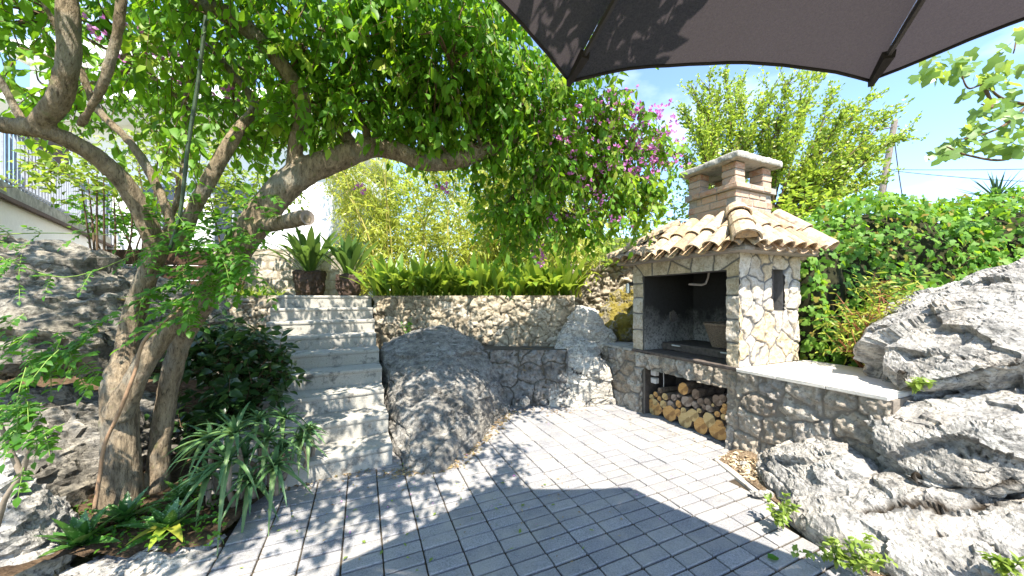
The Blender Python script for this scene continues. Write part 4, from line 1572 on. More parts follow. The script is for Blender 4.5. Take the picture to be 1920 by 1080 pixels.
for k_, lst in rows.items():
    lst.sort(key=lambda i: -i[0])
    for i, (tt, zz, rad, kd, s_) in enumerate(lst):
        sz = 'thick' if rad > .062 else ('slim' if rad < .036 else 'middling')
        tt = min(max(tt, .13 + rad), 1.255 - rad)
        lab = f'{sz} {KN[kd][0]} log, {ORD[i]} from the left in {names[k_]} row of the firewood stack'
        root = thing('firewood_log', B(tt, s_, zz), lab, 'log', 'firewood stacked in the niche')
        a_ = RNG.uniform(0, 6.28)
        tilt = RNG.normal(0, .05, 2)
        dd = nrm(VS + UT * tilt[0] + UZ * tilt[1] * .4)
        Ll = .575 - s_ - .02
        k2 = 18
        pf = 1 + .07 * np.sin(np.arange(k2) * 2 * math.pi / k2 * 2 + a_) + RNG.normal(0, .03, k2)
        x_, y_ = UT, UZ
        rings = []
        for f in (0, .25, .6, 1):
            rings.append([B(tt, s_, zz) + dd * Ll * f + rad * pf[j] * (1 + RNG.normal(0, .015)) * (math.cos(j * 2 * math.pi / k2) * x_ + math.sin(j * 2 * math.pi / k2) * y_) for j in range(k2)])
        bk = MB()
        bk.add(np.array(sum(rings, [])), [(i_ * k2 + j, (i_ + 1) * k2 + j, (i_ + 1) * k2 + (j + 1) % k2, i_ * k2 + (j + 1) % k2) for i_ in range(3) for j in range(k2)] + [tuple(3 * k2 + j for j in range(k2))])
        bk.build('bark', M['log_bark'] if kd != 'g' else M['log_grey'], root, smooth=True)
        fc = MB()
        c0 = B(tt, s_, zz) - dd * .004
        inn = [c0 + (np.array(p_) - B(tt, s_, zz)) * .93 for p_ in rings[0]]
        fc.add(inn + rings[0] + [c0 - dd * .003], [(j, (j + 1) % k2, k2 + (j + 1) % k2, k2 + j) for j in range(k2)] + [(2 * k2, (j + 1) % k2, j) for j in range(k2)])
        fc.build('cut_face', M[KN[kd][1]], root)

# ================================================================== UMBRELLA
uc = A(.79, -.09, 0)
um = thing('parasol', uc, 'large dark grey octagonal parasol over the terrace, its tree-shadowed underside seen from below', 'parasol')
RAD, ZED, ZAP = 1.505, 2.385, 2.86
ang0 = math.radians(67.5)


def cpt(k, f):
    a_ = ang0 - k * math.pi / 4
    z_ = ZAP + (ZED - ZAP) * f + .05 * math.sin(math.pi * f) * -.0
    return uc + A(math.cos(a_) * RAD * f, math.sin(a_) * RAD * f, z_ + .045 * math.sin(math.pi * f))


cm, hem = MB(), MB()
for k in range(8):
    nu, nv = 17, 15
    V = []
    for j in range(nv):
        f = j / (nv - 1)
        f = max(f, .02)
        a_, b_ = cpt(k, f), cpt(k + 1, f)
        for i in range(nu):
            u_ = i / (nu - 1)
            p = a_ * (1 - u_) + b_ * u_
            cc = 4 * u_ * (1 - u_)
            inw = uc + A(0, 0, p[2]) - p
            inw[2] = 0
            p = p + nrm(inw) * cc * .050 * f ** 2 + UZ * cc * (.035 * f ** 2 - .030 * math.sin(math.pi * f))
            V.append(p)
    V = np.array(V)
    V[:, 2] += .005 * fbm(V * 5, 3, 40 + k) * np.clip(np.linalg.norm(V[:, :2] - uc[:2], axis=1), 0, 1)
    cm.add(V, [tuple(f_) for f_ in grid_faces(nu, nv)])
    hem.tube(V[-nu:] - UZ * .004, .0055, 6)
cm.build('canopy', M['cloth'], um, smooth=True)
hem.build('hem', M['hem'], um, smooth=True)
for k in range(8):
    rbm = MB()
    p0, p1 = cpt(k, .05) - UZ * .035, cpt(k, .965) - UZ * .018
    mid = cpt(k, .5) - UZ * .026
    d = nrm(p1 - p0)
    rbm.tube(spline([p0, mid, p1], None, 8), .0105, 6)
    r_ = rbm.build('rib', M['umbrella_metal'], um)
    pk = MB()
    q0, q1 = cpt(k, .925) - UZ * .012, cpt(k, 1.0) - UZ * .006
    sd_ = nrm(np.cross(q1 - q0, UZ))
    pk.add([q0 - sd_ * .019, q0 + sd_ * .019, q1 + sd_ * .008, q1 - sd_ * .008, q0 - sd_ * .015 - UZ * .026, q0 + sd_ * .015 - UZ * .026, q1 + sd_ * .008 - UZ * .022, q1 - sd_ * .008 - UZ * .022],
           [(0, 1, 2, 3), (4, 7, 6, 5), (0, 4, 5, 1), (1, 5, 6, 2), (2, 6, 7, 3), (3, 7, 4, 0)])
    pk.build('rib_pocket', M['hem'], r_)
    sm_ = MB()
    sm_.tube([uc + UZ * 2.28 + nrm(cpt(k, 1) - uc) * A(.05, .05, 0), cpt(k, .5) - UZ * .04], .007, 5)
    sm_.build('strut', M['umbrella_metal'], r_)
pm = MB()
pm.tube([uc + UZ * .05, uc + UZ * 2.88], .024, 16)
pm.build('pole', M['umbrella_metal'], um)
pm = MB()
pm.tube([uc + UZ * 2.24, uc + UZ * 2.32], .05, 16).tube([uc + UZ * 2.78, uc + UZ * 2.86], .06, 16).tube([uc + UZ * 2.86, uc + UZ * 2.90, uc + UZ * 2.94], [.03, .028, .006], 12)
pm.build('hub', M['umbrella_metal'], um)
pm = MB()
pm.box(uc + UZ * .035, A(.26, 0, 0), A(0, .26, 0), UZ * .033, 0, .015).tube([uc + UZ * .06, uc + UZ * .34], .034, 16)
pm.build('base', M['umbrella_metal'], um)

# ================================================================== HOUSE, POLE, WIRES
hs = thing('white_house', (-8.5, 9.6, 1.5), 'white rendered villa with flat roof slabs behind the tree', 'house')
wb = MB()
wb.box(A(-9.3, 11.5, 3.9), A(3.9, 0, 0), A(0, 2.4, 0), A(0, 0, 2.5)).box(A(-11.8, 11.6, 7.0), A(1.9, 0, 0), A(0, 1.9, 0), A(0, 0, 1.3))
wb.build('wall', M['plaster'], hs)
rb = MB()
rb.box(A(-8.9, 10.9, 6.30), A(4.3, 0, 0), A(0, 3.0, 0), A(0, 0, .14), 0, .02).box(A(-11.6, 11.4, 8.36), A(2.3, 0, 0), A(0, 2.3, 0), A(0, 0, .12), 0, .02)
rb.build('roof', M['plaster'], hs)
for x in (-11.2, -9.3, -7.4):
    wm = MB()
    wm.box(A(x, 9.085, 3.75), A(.55, 0, 0), A(0, .02, 0), A(0, 0, .85))
    f_ = wm.build('window', M['rail'], hs)
    for k in (-1, 1):
        wm = MB()
        wm.box(A(x + k * .26, 9.06, 3.75), A(.22, 0, 0), A(0, .015, 0), A(0, 0, .76))
        wm.build('pane', M['glass_dark'], f_)
cm = MB()
cm.box(A(-4.98, 9.0, 2.9), A(.40, 0, 0), A(0, .3, 0), A(0, 0, 1.75), 0, .02).box(A(-4.98, 8.99, 4.72), A(.48, 0, 0), A(0, .38, 0), A(0, 0, .08), 0, .01)
cm.build('column', M['plaster'], hs)
cm = MB()
cm.box(A(-4.9, 10.2, 5.0), A(.55, 0, 0), A(0, 1.4, 0), A(0, 0, .2), 0, .01)
cm.build('porch_beam', M['plaster'], hs)

tr = thing('terrace', (-8.5, 6, 1.5), 'raised white terrace with mossy slab edge and grey bar railing at the left', 'terrace')
TP = [A(-5.95, 3.45, 0), A(-10.6, 9.0, 0), A(-15, 9.0, 0), A(-15, 3.45, 0)]
tm = MB()
q = [A(-6.06, 3.5, 0), A(-10.64, 8.96, 0), A(-15, 8.96, 0), A(-15, 3.5, 0)]
tm.prism([(p[0], p[1]) for p in q[::-1]], .5, 2.96)
tm.build('wall', M['plaster'], tr)
tm = MB()
tm.prism([(p[0] + .03, p[1]) for p in TP[::-1]], 2.965, 3.15)
tm.build('slab', M['slab_edge'], tr)
tm = MB()
d = nrm(TP[1] - TP[0])
tm.box((TP[0] + TP[1]) / 2 + A(.02, .02, 2.93), d * np.linalg.norm(TP[1] - TP[0]) / 2, np.cross(d, UZ) * .03, UZ * .028)
tm.build('timber_trim', M['timber'], tr)
rl = MB()
Lr = np.linalg.norm(TP[1] - TP[0])
for k in range(int(Lr / .13)):
    p = TP[0] + d * (.1 + k * .13) + A(-.10, 0, 0)
    rl.box(p + UZ * 3.60, d * .011, np.cross(d, UZ) * .011, UZ * .45)
p0, p1 = TP[0] + A(-.1, 0, 4.06), TP[1] + A(-.1, 0, 4.06)
rl.box((p0 + p1) / 2, d * Lr / 2, np.cross(d, UZ) * .025, UZ * .022)
rl.box((p0 + p1) / 2 - UZ * .80, d * Lr / 2, np.cross(d, UZ) * .015, UZ * .015)
rl.build('railing', M['rail'], tr)
pm = MB()
pm.box(A(-7.35, 4.6, 3.75), A(.14, 0, 0), A(0, .14, 0), UZ * .6, 0, .01)
pm.build('gate_post', M['blockwall'], tr)
fm = MB()
fm.box(A(-9.4, 6.9, 4.1), A(.05, .3, 0), A(-.02, .01, 0), UZ * .95)
fm.build('door', M['frame_dark'], tr)

pn = []
a, b = A(-6.2, 6.75, 0), A(-3.95, 7.05, 0)
ax = nrm(b - a)
nn = A(ax[1], -ax[0], 0)
Lw = np.linalg.norm(b - a)
sd = np.array([(x * .42 + (.21 if r_ % 2 else 0), .095 + r_ * .19) for r_ in range(6) for x in range(7)])
panel(pn, a + UZ * 1.56, ax, UZ, nn, Lw, 1.0, .018, sd, .014, .018, .006, .1, .006, seed=51, metric=(.45, 1))
b2 = A(-3.55, 8.4, 0)
ax2 = nrm(b2 - b)
panel(pn, b + UZ * 1.56, ax2, UZ, A(ax2[1], -ax2[0], 0), np.linalg.norm(b2 - b), 1.0, .03, sd, .014, .018, .006, .1, .006, seed=52, metric=(.45, 1))
bk = MB().prism([(a[0], a[1] + .012), (b[0] - .012, b[1] + .012), (b2[0] - .012, b2[1]), (-6.2, 8.4)], 1.5, 2.555)
o = build_panels('block_wall', pn, bk, [M['blockwall']], None, A(-5, 7, 1.56))
props(o, 'low wall of pale split stone blocks behind the potted plants', 'wall')

tb = MB()
for k in range(3):
    tb.box(A(-5.9 + .02 * k, 5.35, 1.72 + .24 * k), A(1.0, .12, 0), A(-.005, .04, 0), UZ * .112, .004, .01)
o = tb.build('timber_fence', M['timber'], None, A(-5.9, 5.3, 1.6))
props(o, 'low dark brown timber board edge behind the trunk', 'fence')

pl = thing('utility_pole', P(1652, 380, 16), 'leaning grey wooden utility pole on the skyline right of the chimney', 'pole')
pm = MB()
pm.tube([P(1640, 480, 16), P(1655, 355, 16), P(1678, 226, 16)], [.15, .135, .11], 12)
pm.build('post', M['pole'], pl)
pm = MB()
pm.tube([P(1640, 245, 16.2), P(1686, 236, 15.9)], .03, 6)
pm.build('crossarm', M['pole'], pl)
for pts, lab in (([P(1662, 318, 16), P(1760, 318.5, 14), P(1920, 317, 12), P(2300, 305, 10)], 'upper thin overhead wire running right from the utility pole'),
                 ([P(1662, 319, 16), P(1760, 329, 14), P(1920, 340, 12), P(2300, 350, 10)], 'lower sagging overhead wire running right from the utility pole'),
                 ([P(1677, 262, 16), P(1684, 317, 15.6), P(1692, 370, 15.2)], 'steep stay cable beside the utility pole')):
    wm = MB()
    wm.tube(spline(pts, None, 8), .012 if 'stay' not in lab else .022, 5)
    o = wm.build('overhead_wire', M['cable'], None, pts[0])
    props(o, lab, 'wire')

# ================================================================== THE BIG TREE
tree = thing('flowering_tree', (-2.55, 2.35, .1), 'big leaning tree with a split trunk, dense green crown and purple blossoms', 'tree')
TM = MB()


def limb(spec, sides=12, per=6, rough=.03):
    pts = [P(x, y, Y) for x, y, Y, r in spec]
    q, r = spline(pts, [s[3] * (FPX / math.hypot(FPX, s[0] - 960)) ** .75 for s in spec], per)     # the wide lens stretches what is off its axis
    TM.tube(q, r, sides, True, rough)
    return q


L1 = limb([(218, 995, 2.35, .23), (226, 950, 2.35, .165), (228, 860, 2.35, .135), (226, 780, 2.36, .135), (226, 715, 2.38, .128), (236, 660, 2.42, .090), (252, 590, 2.45, .088), (272, 530, 2.45, .082), (292, 470, 2.42, .082),
           (278, 425, 2.36, .076), (238, 350, 2.25, .072), (175, 290, 2.12, .072), (95, 250, 1.98, .072), (20, 236, 1.9, .068), (-90, 225, 1.8, .06)])
L2 = limb([(292, 990, 2.50, .20), (294, 950, 2.52, .135), (296, 900, 2.53, .098), (304, 800, 2.55, .078), (322, 700, 2.56, .074), (344, 630, 2.56, .080), (378, 570, 2.55, .105), (428, 495, 2.57, .122), (492, 400, 2.66, .128), (556, 332, 2.76, .122),
           (630, 299, 2.86, .108), (700, 276, 2.95, .090), (752, 287, 3.0, .082), (795, 305, 3.05, .076), (850, 302, 3.12, .074), (900, 287, 3.2, .074), (942, 268, 3.28, .072), (968, 256, 3.33, .05)])
L3 = limb([(222, 780, 2.30, .11), (252, 715, 2.30, .088), (288, 655, 2.34, .078), (332, 600, 2.40, .078), (385, 555, 2.5, .095)])
limb([(60, 246, 1.95, .066), (108, 190, 1.92, .070), (128, 120, 1.9, .070), (128, 60, 1.88, .068), (122, -30, 1.86, .062), (100, -140, 1.8, .055)])
limb([(150, 236, 2.0, .026), (190, 165, 1.92, .030), (214, 90, 1.9, .031), (226, 20, 1.88, .032), (228, -60, 1.85, .03)], 10)
limb([(-60, 60, 1.85, .03), (0, 150, 1.95, .032), (35, 215, 2.0, .036), (60, 250, 2.0, .03)], 10)
L4 = limb([(340, 470, 2.5, .055), (358, 405, 2.5, .058), (388, 345, 2.5, .060), (424, 280, 2.52, .055), (452, 235, 2.6, .045), (476, 195, 2.7, .036), (430, 130, 2.8, .032), (378, 80, 2.9, .030), (326, 45, 3.0, .028), (300, -20, 3.0, .022)])
L5 = limb([(330, 470, 2.48, .040), (322, 420, 2.44, .038), (292, 345, 2.4, .036), (248, 272, 2.35, .036), (184, 206, 2.3, .034), (150, 130, 2.25, .028), (110, 60, 2.2, .024), (70, -20, 2.1, .02)])
L6 = limb([(330, -60, 2.35, .07), (372, 0, 2.4, .072), (430, 30, 2.45, .072), (490, 78, 2.52, .068), (542, 140, 2.6, .062), (568, 195, 2.66, .062), (556, 260, 2.72, .060), (550, 330, 2.76, .058)])
L7 = limb([(672, 290, 2.92, .062), (625, 220, 2.95, .052), (590, 150, 2.98, .045), (600, 70, 3.0, .04), (640, -20, 3.0, .03)])
L8 = limb([(690, 262, 2.97, .036), (672, 200, 2.98, .034), (652, 135, 3.0, .03), (690, 40, 3.05, .024), (720, -40, 3.05, .018)])
L9 = limb([(485, 425, 2.62, .066), (525, 418, 2.48, .058), (560, 410, 2.38, .060), (576, 408, 2.34, .056)], 12)
L10 = limb([(470, 260, 2.7, .020), (385, 235, 2.85, .024), (330, 180, 2.9, .022), (258, 125, 2.95, .018)], 8)
L11 = limb([(960, 258, 3.32, .03), (1000, 262, 3.4, .026), (1010, 310, 3.48, .022), (992, 350, 3.55, .018), (965, 370, 3.6, .012)], 8)
L12 = limb([(500, 210, 2.66, .014), (470, 170, 2.8, .012), (520, 100, 2.9, .010)], 6)
L13 = limb([(300, 460, 2.6, .030), (345, 330, 2.62, .026), (345, 200, 2.7, .022), (380, 60, 2.8, .018)], 8)
CLUMPS = [(470, 40, 2.6, .50, .5, .35, 620), (400, -60, 2.4, .7, .6, .4, 500), (640, 70, 2.75, .55, .6, .42, 1250), (655, 205, 2.85, .40, .4, .28, 420), (790, 70, 3.0, .58, .6, .50, 1400), (815, 195, 3.1, .52, .55, .40, 1250),
          (930, 100, 3.15, .5, .55, .55, 1350), (945, 215, 3.3, .45, .5, .40, 1000), (1040, 190, 3.5, .48, .5, .5, 1250), (1030, 320, 3.5, .48, .5, .45, 1150), (1140, 235, 3.75, .50, .5, .45, 1100), (1140, 335, 3.75, .52, .5, .48, 1150),
          (1215, 300, 3.9, .36, .4, .5, 560), (970, 395, 3.6, .42, .4, .28, 520), (1075, 420, 3.7, .42, .4, .24, 480), (960, 470, 3.7, .16, .2, .30, 100), (1195, 390, 3.9, .35, .3, .25, 260),
          (330, 40, 2.6, .45, .5, .3, 380), (215, 40, 2.9, .55, .5, .36, 380), (90, 20, 2.6, .45, .4, .22, 170), (340, 160, 2.9, .45, .5, .28, 300), (475, 225, 2.9, .35, .4, .22, 260), (570, 240, 2.75, .3, .3, .22, 170),
          (400, 240, 2.6, .3, .3, .2, 110), (60, 150, 2.2, .3, .3, .22, 60), (880, 280, 3.25, .35, .3, .16, 200), (760, 250, 3.1, .3, .3, .12, 120), (290, 250, 2.9, .4, .4, .2, 130), (560, 130, 2.7, .4, .4, .3, 300),
          (330, 270, 2.45, .25, .2, .18, 60), (860, 60, 2.6, .4, .4, .35, 320), (250, 140, 3.5, .6, .4, .45, 560), (420, 140, 3.6, .6, .4, .45, 560), (110, 190, 3.1, .4, .3, .3, 170), (540, 190, 3.5, .45, .4, .35, 380), (30, 60, 2.6, .4, .3, .25, 160), (910, 350, 3.45, .25, .25, .12, 90)]
crown, tw = LB(), MB()
for i, (px, py, Y, rx, ry, rz, n) in enumerate(CLUMPS):
    c = P(px, py, Y)
    clump(crown, tw, c, (rx, ry, rz), int(n * (1.35 if 600 < px < 1000 else 1.1)), (.066, .116), .95, 11, .36, alt=(.34 if px > 1000 else .10, 2))
# the part of the crown above and behind the camera's left (throws the dappled shade)
for (x, y, z, rx, ry, rz, n) in [(-1.3, 1.5, 3.6, .9, .8, .35, 700), (-.3, 1.3, 3.75, .7, .7, .35, 480), (-2.4, 1.3, 3.5, .8, .8, .4, 450), (-1.6, .3, 3.5, .9, .6, .35, 420), (.55, 2.3, 3.9, .5, .5, .35, 330), (.48, .80, 3.22, .30, .34, .14, 240), (.45, 1.0, 3.75, .45, .5, .25, 260),
                                 (.30, .42, 3.30, .36, .50, .16, 230), (-.35, .7, 3.4, .4, .4, .2, 160), (-3.4, 1.5, 3.8, 1.0, .8, .35, 950), (-3.2, 2.5, 4.3, .9, .7, .35, 700), (-2.3, 3.9, 4.1, .8, .6, .35, 520), (-1.5, 4.3, 3.9, .7, .5, .35, 430), (-.9, 4.4, 3.9, .5, .4, .3, 260), (-2.9, 4.6, 3.9, .6, .5, .3, 300), (-.95, .45, 3.65, .8, .6, .3, 800), (-1.5, .2, 3.6, .6, .5, .25, 300), (-1.7, 1.0, 3.55, .6, .5, .3, 380), (-.4, .9, 3.6, .5, .5, .25, 300), (-.25, 2.0, 3.85, .75, .55, .3, 520), (-.75, 2.5, 3.9, .6, .5, .3, 330), (-.5, .35, 3.6, .5, .4, .3, 200), (1.05, 2.9, 4.1, .5, .5, .3, 330), (-.6, 3.2, 4.3, .9, .7, .4, 600), (-1.7, 2.6, 4.2, .8, .7, .4, 500)]:
    clump(crown, tw, A(x, y, z), (rx, ry, rz), n, (.075, .115), .9, 11, .38)
# side branches from the limbs to the clumps
LP = np.concatenate([L2[40:], L4, L5[20:], L6, L7, L8, L10, L11])
for (px, py, Y, rx, ry, rz, n) in CLUMPS:
    c = P(px, py, Y)
    k = int(np.argmin(((LP - c) ** 2).sum(1)))
    p0 = LP[k]
    if np.linalg.norm(p0 - c) > .12 and n > 150:
        q, r = spline([p0, (p0 + c) / 2 + RNG.normal(0, .06, 3) + A(0, 0, .06), c + RNG.normal(0, .1, 3)], [.020, .015, .007], 5)
        TM.tube(q, r, 7, True, .05)
        for _ in range(4):
            e = c + rdir(1)[0] * A(rx, ry, rz) * .85
            q2, r2 = spline([q[len(q) // 2 + 2], (q[-1] + e) / 2, e], [.010, .007, .003], 4)
            tw.tube(q2, r2, 5, False)
for (x, y, z) in [(-1.3, 1.5, 3.6), (-.3, 1.3, 3.75), (-1.7, 2.6, 4.2)]:
    q, r = spline([L6[4], (L6[4] + A(x, y, z)) / 2 + A(0, 0, .2), A(x, y, z)], [.03, .025, .015], 5)
    TM.tube(q, r, 8)
me = remeshed(TM, .0125, 2, .5)
V, N_ = verts_of(me)
lo = np.clip((1.6 - V[:, 2]) / 1.4, 0, 1)
V = V + N_ * ((.003 + .010 * lo) * fbm(V * A(7, 7, 3), 3, 5) + .0035 * fbm(V * A(45, 45, 14), 3, 15))[:, None]
set_verts(me, V)
link('trunk', finish(me, M['bark']), tree)
crown.mb(tw, 1)
crown.build('crown', [M['leaf_tree'], M['twig'], M['leaf_tree2']], tree)
cutm = MB()
cd = nrm(L9[-1] - L9[-3])
cx_ = nrm(np.cross(cd, UZ))
cy_ = np.cross(cx_, cd)
cc = L9[-1] + cd * .006
cutm.add([cc + .052 * (math.cos(k * .5236) * cx_ + math.sin(k * .5236) * cy_) for k in range(12)] + [cc - cd * .012], [(k, (k + 1) % 12, 12) for k in range(12)])
cutm.build('cut_stump', M['cutgrey'], tree)
bl = LB()
BL = [(1150, 210, 3.55, .30, .3, .28, 26), (1215, 245, 3.7, .3, .3, .3, 34), (1180, 300, 3.6, .35, .3, .3, 24), (1250, 290, 3.8, .25, .2, .25, 22), (1110, 320, 3.45, .35, .2, .3, 14), (1090, 250, 3.3, .3, .2, .3, 10), (1130, 400, 3.6, .35, .25, .22, 14),
      (1050, 400, 3.45, .2, .2, .15, 7), (260, 80, 2.6, .3, .2, .12, 12), (330, 60, 2.7, .3, .2, .15, 6), (480, 20, 2.5, .2, .2, .1, 5), (680, 355, 3.0, .06, .05, .03, 4), (830, 355, 3.3, .04, .05, .03, 5), (300, 110, 2.7, .2, .2, .1, 6),
      (420, 175, 2.75, .15, .1, .08, 4), (1020, 250, 3.3, .2, .2, .2, 5), (1010, 470, 3.6, .08, .1, .2, 6), (1000, 180, 3.2, .2, .2, .2, 3)]
for (px, py, Y, rx, ry, rz, n) in BL:
    n = int(n * 1.9) if px > 1000 else n
    for q in P(px, py, Y) + rdir(n) * A(rx, ry, rz) * RNG.uniform(.4, 1, (n, 1)):
        nf = random.randint(1, 3)
        for _ in range(nf):
            c = q + RNG.normal(0, .025, 3)
            ax_ = nrm(RNG.normal(0, .6, 3) + A(0, -.5, .2))
            u_ = nrm(np.cross(ax_, rdir(1)[0]))
            w_ = np.cross(ax_, u_)
            for k in range(3):
                d_ = math.cos(k * 2.094) * u_ + math.sin(k * 2.094) * w_
                bl.put(BRACT, c, d_ * .8 + ax_ * .5, ax_ - d_ * .3, random.uniform(.028, .04))
bl.build('blossoms', M['bloom'], tree)

# green cane standing against the fork
cn = MB()
cn.tube(spline([P(318, 470, 2.3), P(338, 400, 2.27), P(352, 280, 2.22), P(372, 150, 2.2), P(386, 30, 2.18)], None, 6), .0105, 8)
props(cn.build('garden_cane', M['cane'], None, P(318, 470, 2.3)), 'thin dark green garden cane standing in the fork of the tree', 'cane')


def leafy(name, loc, label, cat, group=None):
    return thing(name, loc, label, cat, group)


# ---- creeper with pinnate leaves round the fork, and its brown stem up the trunk
cr = leafy('trumpet_creeper', P(178, 955, 2.15), 'creeper with feathery green leaves on the fork of the trunk, brown stem below', 'creeper')
sm_ = MB()
q, r = spline([P(176, 960, 2.14), P(186, 900, 2.14), P(196, 835, 2.13), P(225, 770, 2.13), P(252, 700, 2.15), P(270, 640, 2.2), P(318, 595, 2.24), P(352, 568, 2.3), P(366, 545, 2.36), P(392, 505, 2.38)],
              [.011, .0105, .010, .010, .010, .010, .009, .008, .007, .005], 6)
sm_.tube(q, r, 7, True, .08)
sm_.build('stem', M['vine_stem'], cr, smooth=True)
fl_, tw = LB(), MB()
for (px, py, Y, sx, sy, n) in [(400, 480, 2.34, 75, 60, 44), (350, 560, 2.30, 60, 40, 24), (450, 440, 2.45, 60, 40, 30), (330, 430, 2.3, 50, 40, 16), (420, 400, 2.55, 60, 40, 18), (500, 380, 2.6, 50, 35, 12), (300, 510, 2.3, 30, 40, 6), (380, 530, 2.28, 45, 40, 16),
                               (290, 610, 2.2, 14, 30, 3), (440, 520, 2.4, 40, 40, 12)]:
    for _ in range(n):
        p = P(px + random.gauss(0, sx * .6), py + random.gauss(0, sy * .6), Y + random.uniform(-.15, .2))
        compound(fl_, tw, p, A(random.gauss(0, .8), -.5 + random.gauss(0, .4), random.gauss(-.15, .45)), random.uniform(.11, .19), random.choice((3, 4, 4, 5)), random.uniform(.042, .062), 0, UZ + A(0, -.5, 0))
fl_.mb(tw, 1)
fl_.build('leaves', [M['leaf_creeper'], M['vine_green']], cr)

cr = leafy('trumpet_creeper', P(0, 960, 1.6), 'bright green creeper with feathery leaves growing over the rocks at left edge', 'creeper')
sm_ = MB()
for sp in ([(-10, 1000, 1.62), (10, 935, 1.6), (40, 890, 1.6), (52, 852, 1.58), (70, 790, 1.55)], [(40, 890, 1.6), (22, 850, 1.58), (2, 800, 1.55), (-15, 760, 1.5)]):
    q, r = spline([P(*s) for s in sp], np.linspace(.012, .006, len(sp)), 6)
    sm_.tube(q, r, 7, True, .08)
sm_.build('stem', M['twig_pale'], cr, smooth=True)
fl_, tw = LB(), MB()
for sp in ([(-30, 735, 1.5), (80, 690, 1.5), (150, 640, 1.5), (205, 590, 1.52)], [(-30, 470, 2.0), (120, 520, 2.1), (260, 475, 2.2), (300, 465, 2.3)], [(-20, 440, 2.0), (100, 437, 2.1), (260, 442, 2.3)]):
    q = spline([P(*s) for s in sp], None, 6)
    tw.tube(q, np.linspace(.004, .0018, len(q)), 5)
    for k in range(2, len(q), 2 if sp[0][1] > 700 else 3):
        for sg in (-1, 1):
            compound(fl_, tw, q[k], A(sg * .3 + random.gauss(.1, .3), -.6, sg * .55 + random.gauss(-.25, .2)), random.uniform(.075, .12), 4, random.uniform(.026, .036), 0, UZ + A(0, -.7, 0))
for (px, py, Y, sx, sy, n) in [(40, 640, 1.55, 60, 30, 22), (120, 660, 1.5, 50, 35, 18), (30, 760, 1.5, 45, 35, 26), (60, 800, 1.5, 40, 25, 16), (20, 480, 2.0, 40, 30, 9), (20, 590, 1.8, 30, 30, 4), (160, 690, 1.55, 30, 20, 5), (50, 880, 1.55, 6, 8, 1)]:
    for _ in range(n):
        p = P(px + random.gauss(0, sx * .7), py + random.gauss(0, sy * .7), Y + random.uniform(-.1, .1))
        compound(fl_, tw, p, A(random.gauss(.15, .7), -.5, random.gauss(-.2, .4)), random.uniform(.08, .125), random.choice((3, 4, 4)), random.uniform(.027, .040), 0, UZ + A(0, -.6, 0))
fl_.mb(tw, 1)
fl_.build('leaves', [M['leaf_creeper'], M['vine_green']], cr)


# ---- shrubs, generic
def bush(name, loc, ells, label, leaf, size=(.06, .09), stems=6, cat='shrub', droop=.1, tmpl=LEAF, group=None, per=9, tl=.28, stem='twig', height=None, bias=A(0, 0, .3)):
    root = leafy(name, loc, label, cat, group)
    lb, tw = LB(), MB()
    for c, r, n in ells:
        clump(lb, tw, c, r, n, size, droop, per, tl, tmpl, 0, bias)
    lb.mb(tw, 1)
    lb.build('foliage', [leaf, M[stem]], root)
    sb = MB()
    loc = np.asarray(loc, float)
    for k in range(stems):
        c, r, n = ells[k % len(ells)]
        e = np.asarray(c) + rdir(1)[0] * np.asarray(r) * .6
        q, rr = spline([loc + A(random.gauss(0, .05), random.gauss(0, .05), 0), (loc + e) / 2 + RNG.normal(0, .05, 3), e], [.016, .012, .005], 5)
        sb.tube(q, rr, 6)
    sb.build('stems', M[stem], root)
    return root


bush('laurel_shrub', (-2.65, 3.35, .15), [(P(440, 690, 3.15), (.50, .32, .42), 1000), (P(400, 780, 3.0), (.36, .3, .22), 300), (P(505, 690, 3.2), (.24, .24, .36), 340), (P(420, 640, 3.25), (.42, .3, .2), 380)],
     'dark glossy shrub between the tree trunk and the steps', M['leaf_laurel'], (.085, .13), 9, 'shrub', .25, per=8, tl=.26)

# ---- tree aloe: many spiky rosettes
al = leafy('tree_aloe', (-2.0, 2.65, .08), 'spreading grey-green aloe with many spiky rosettes at the foot of the steps', 'aloe')
ROS = [(440, 815, 2.45, .92, (0, -.25, 1)), (428, 868, 2.35, .98, (-.2, -.5, 1)), (515, 875, 2.5, .75, (.5, -.4, .8)), (530, 785, 2.8, .62, (.5, 0, 1)), (562, 825, 2.8, .60, (.6, -.2, .9)), (500, 825, 2.6, .8, (.3, -.2, 1)), (395, 825, 2.5, .80, (-.5, -.2, .9)),
       (470, 905, 2.45, .65, (.2, -.6, .8)), (525, 845, 2.7, .6, (.4, -.1, 1)), (578, 808, 2.85, .48, (.6, -.1, .8)), (390, 895, 2.4, .65, (-.4, -.4, .8)), (460, 860, 2.55, .75, (0, -.3, 1)), (485, 790, 2.65, .6, (.1, 0, 1))]
sb = MB()
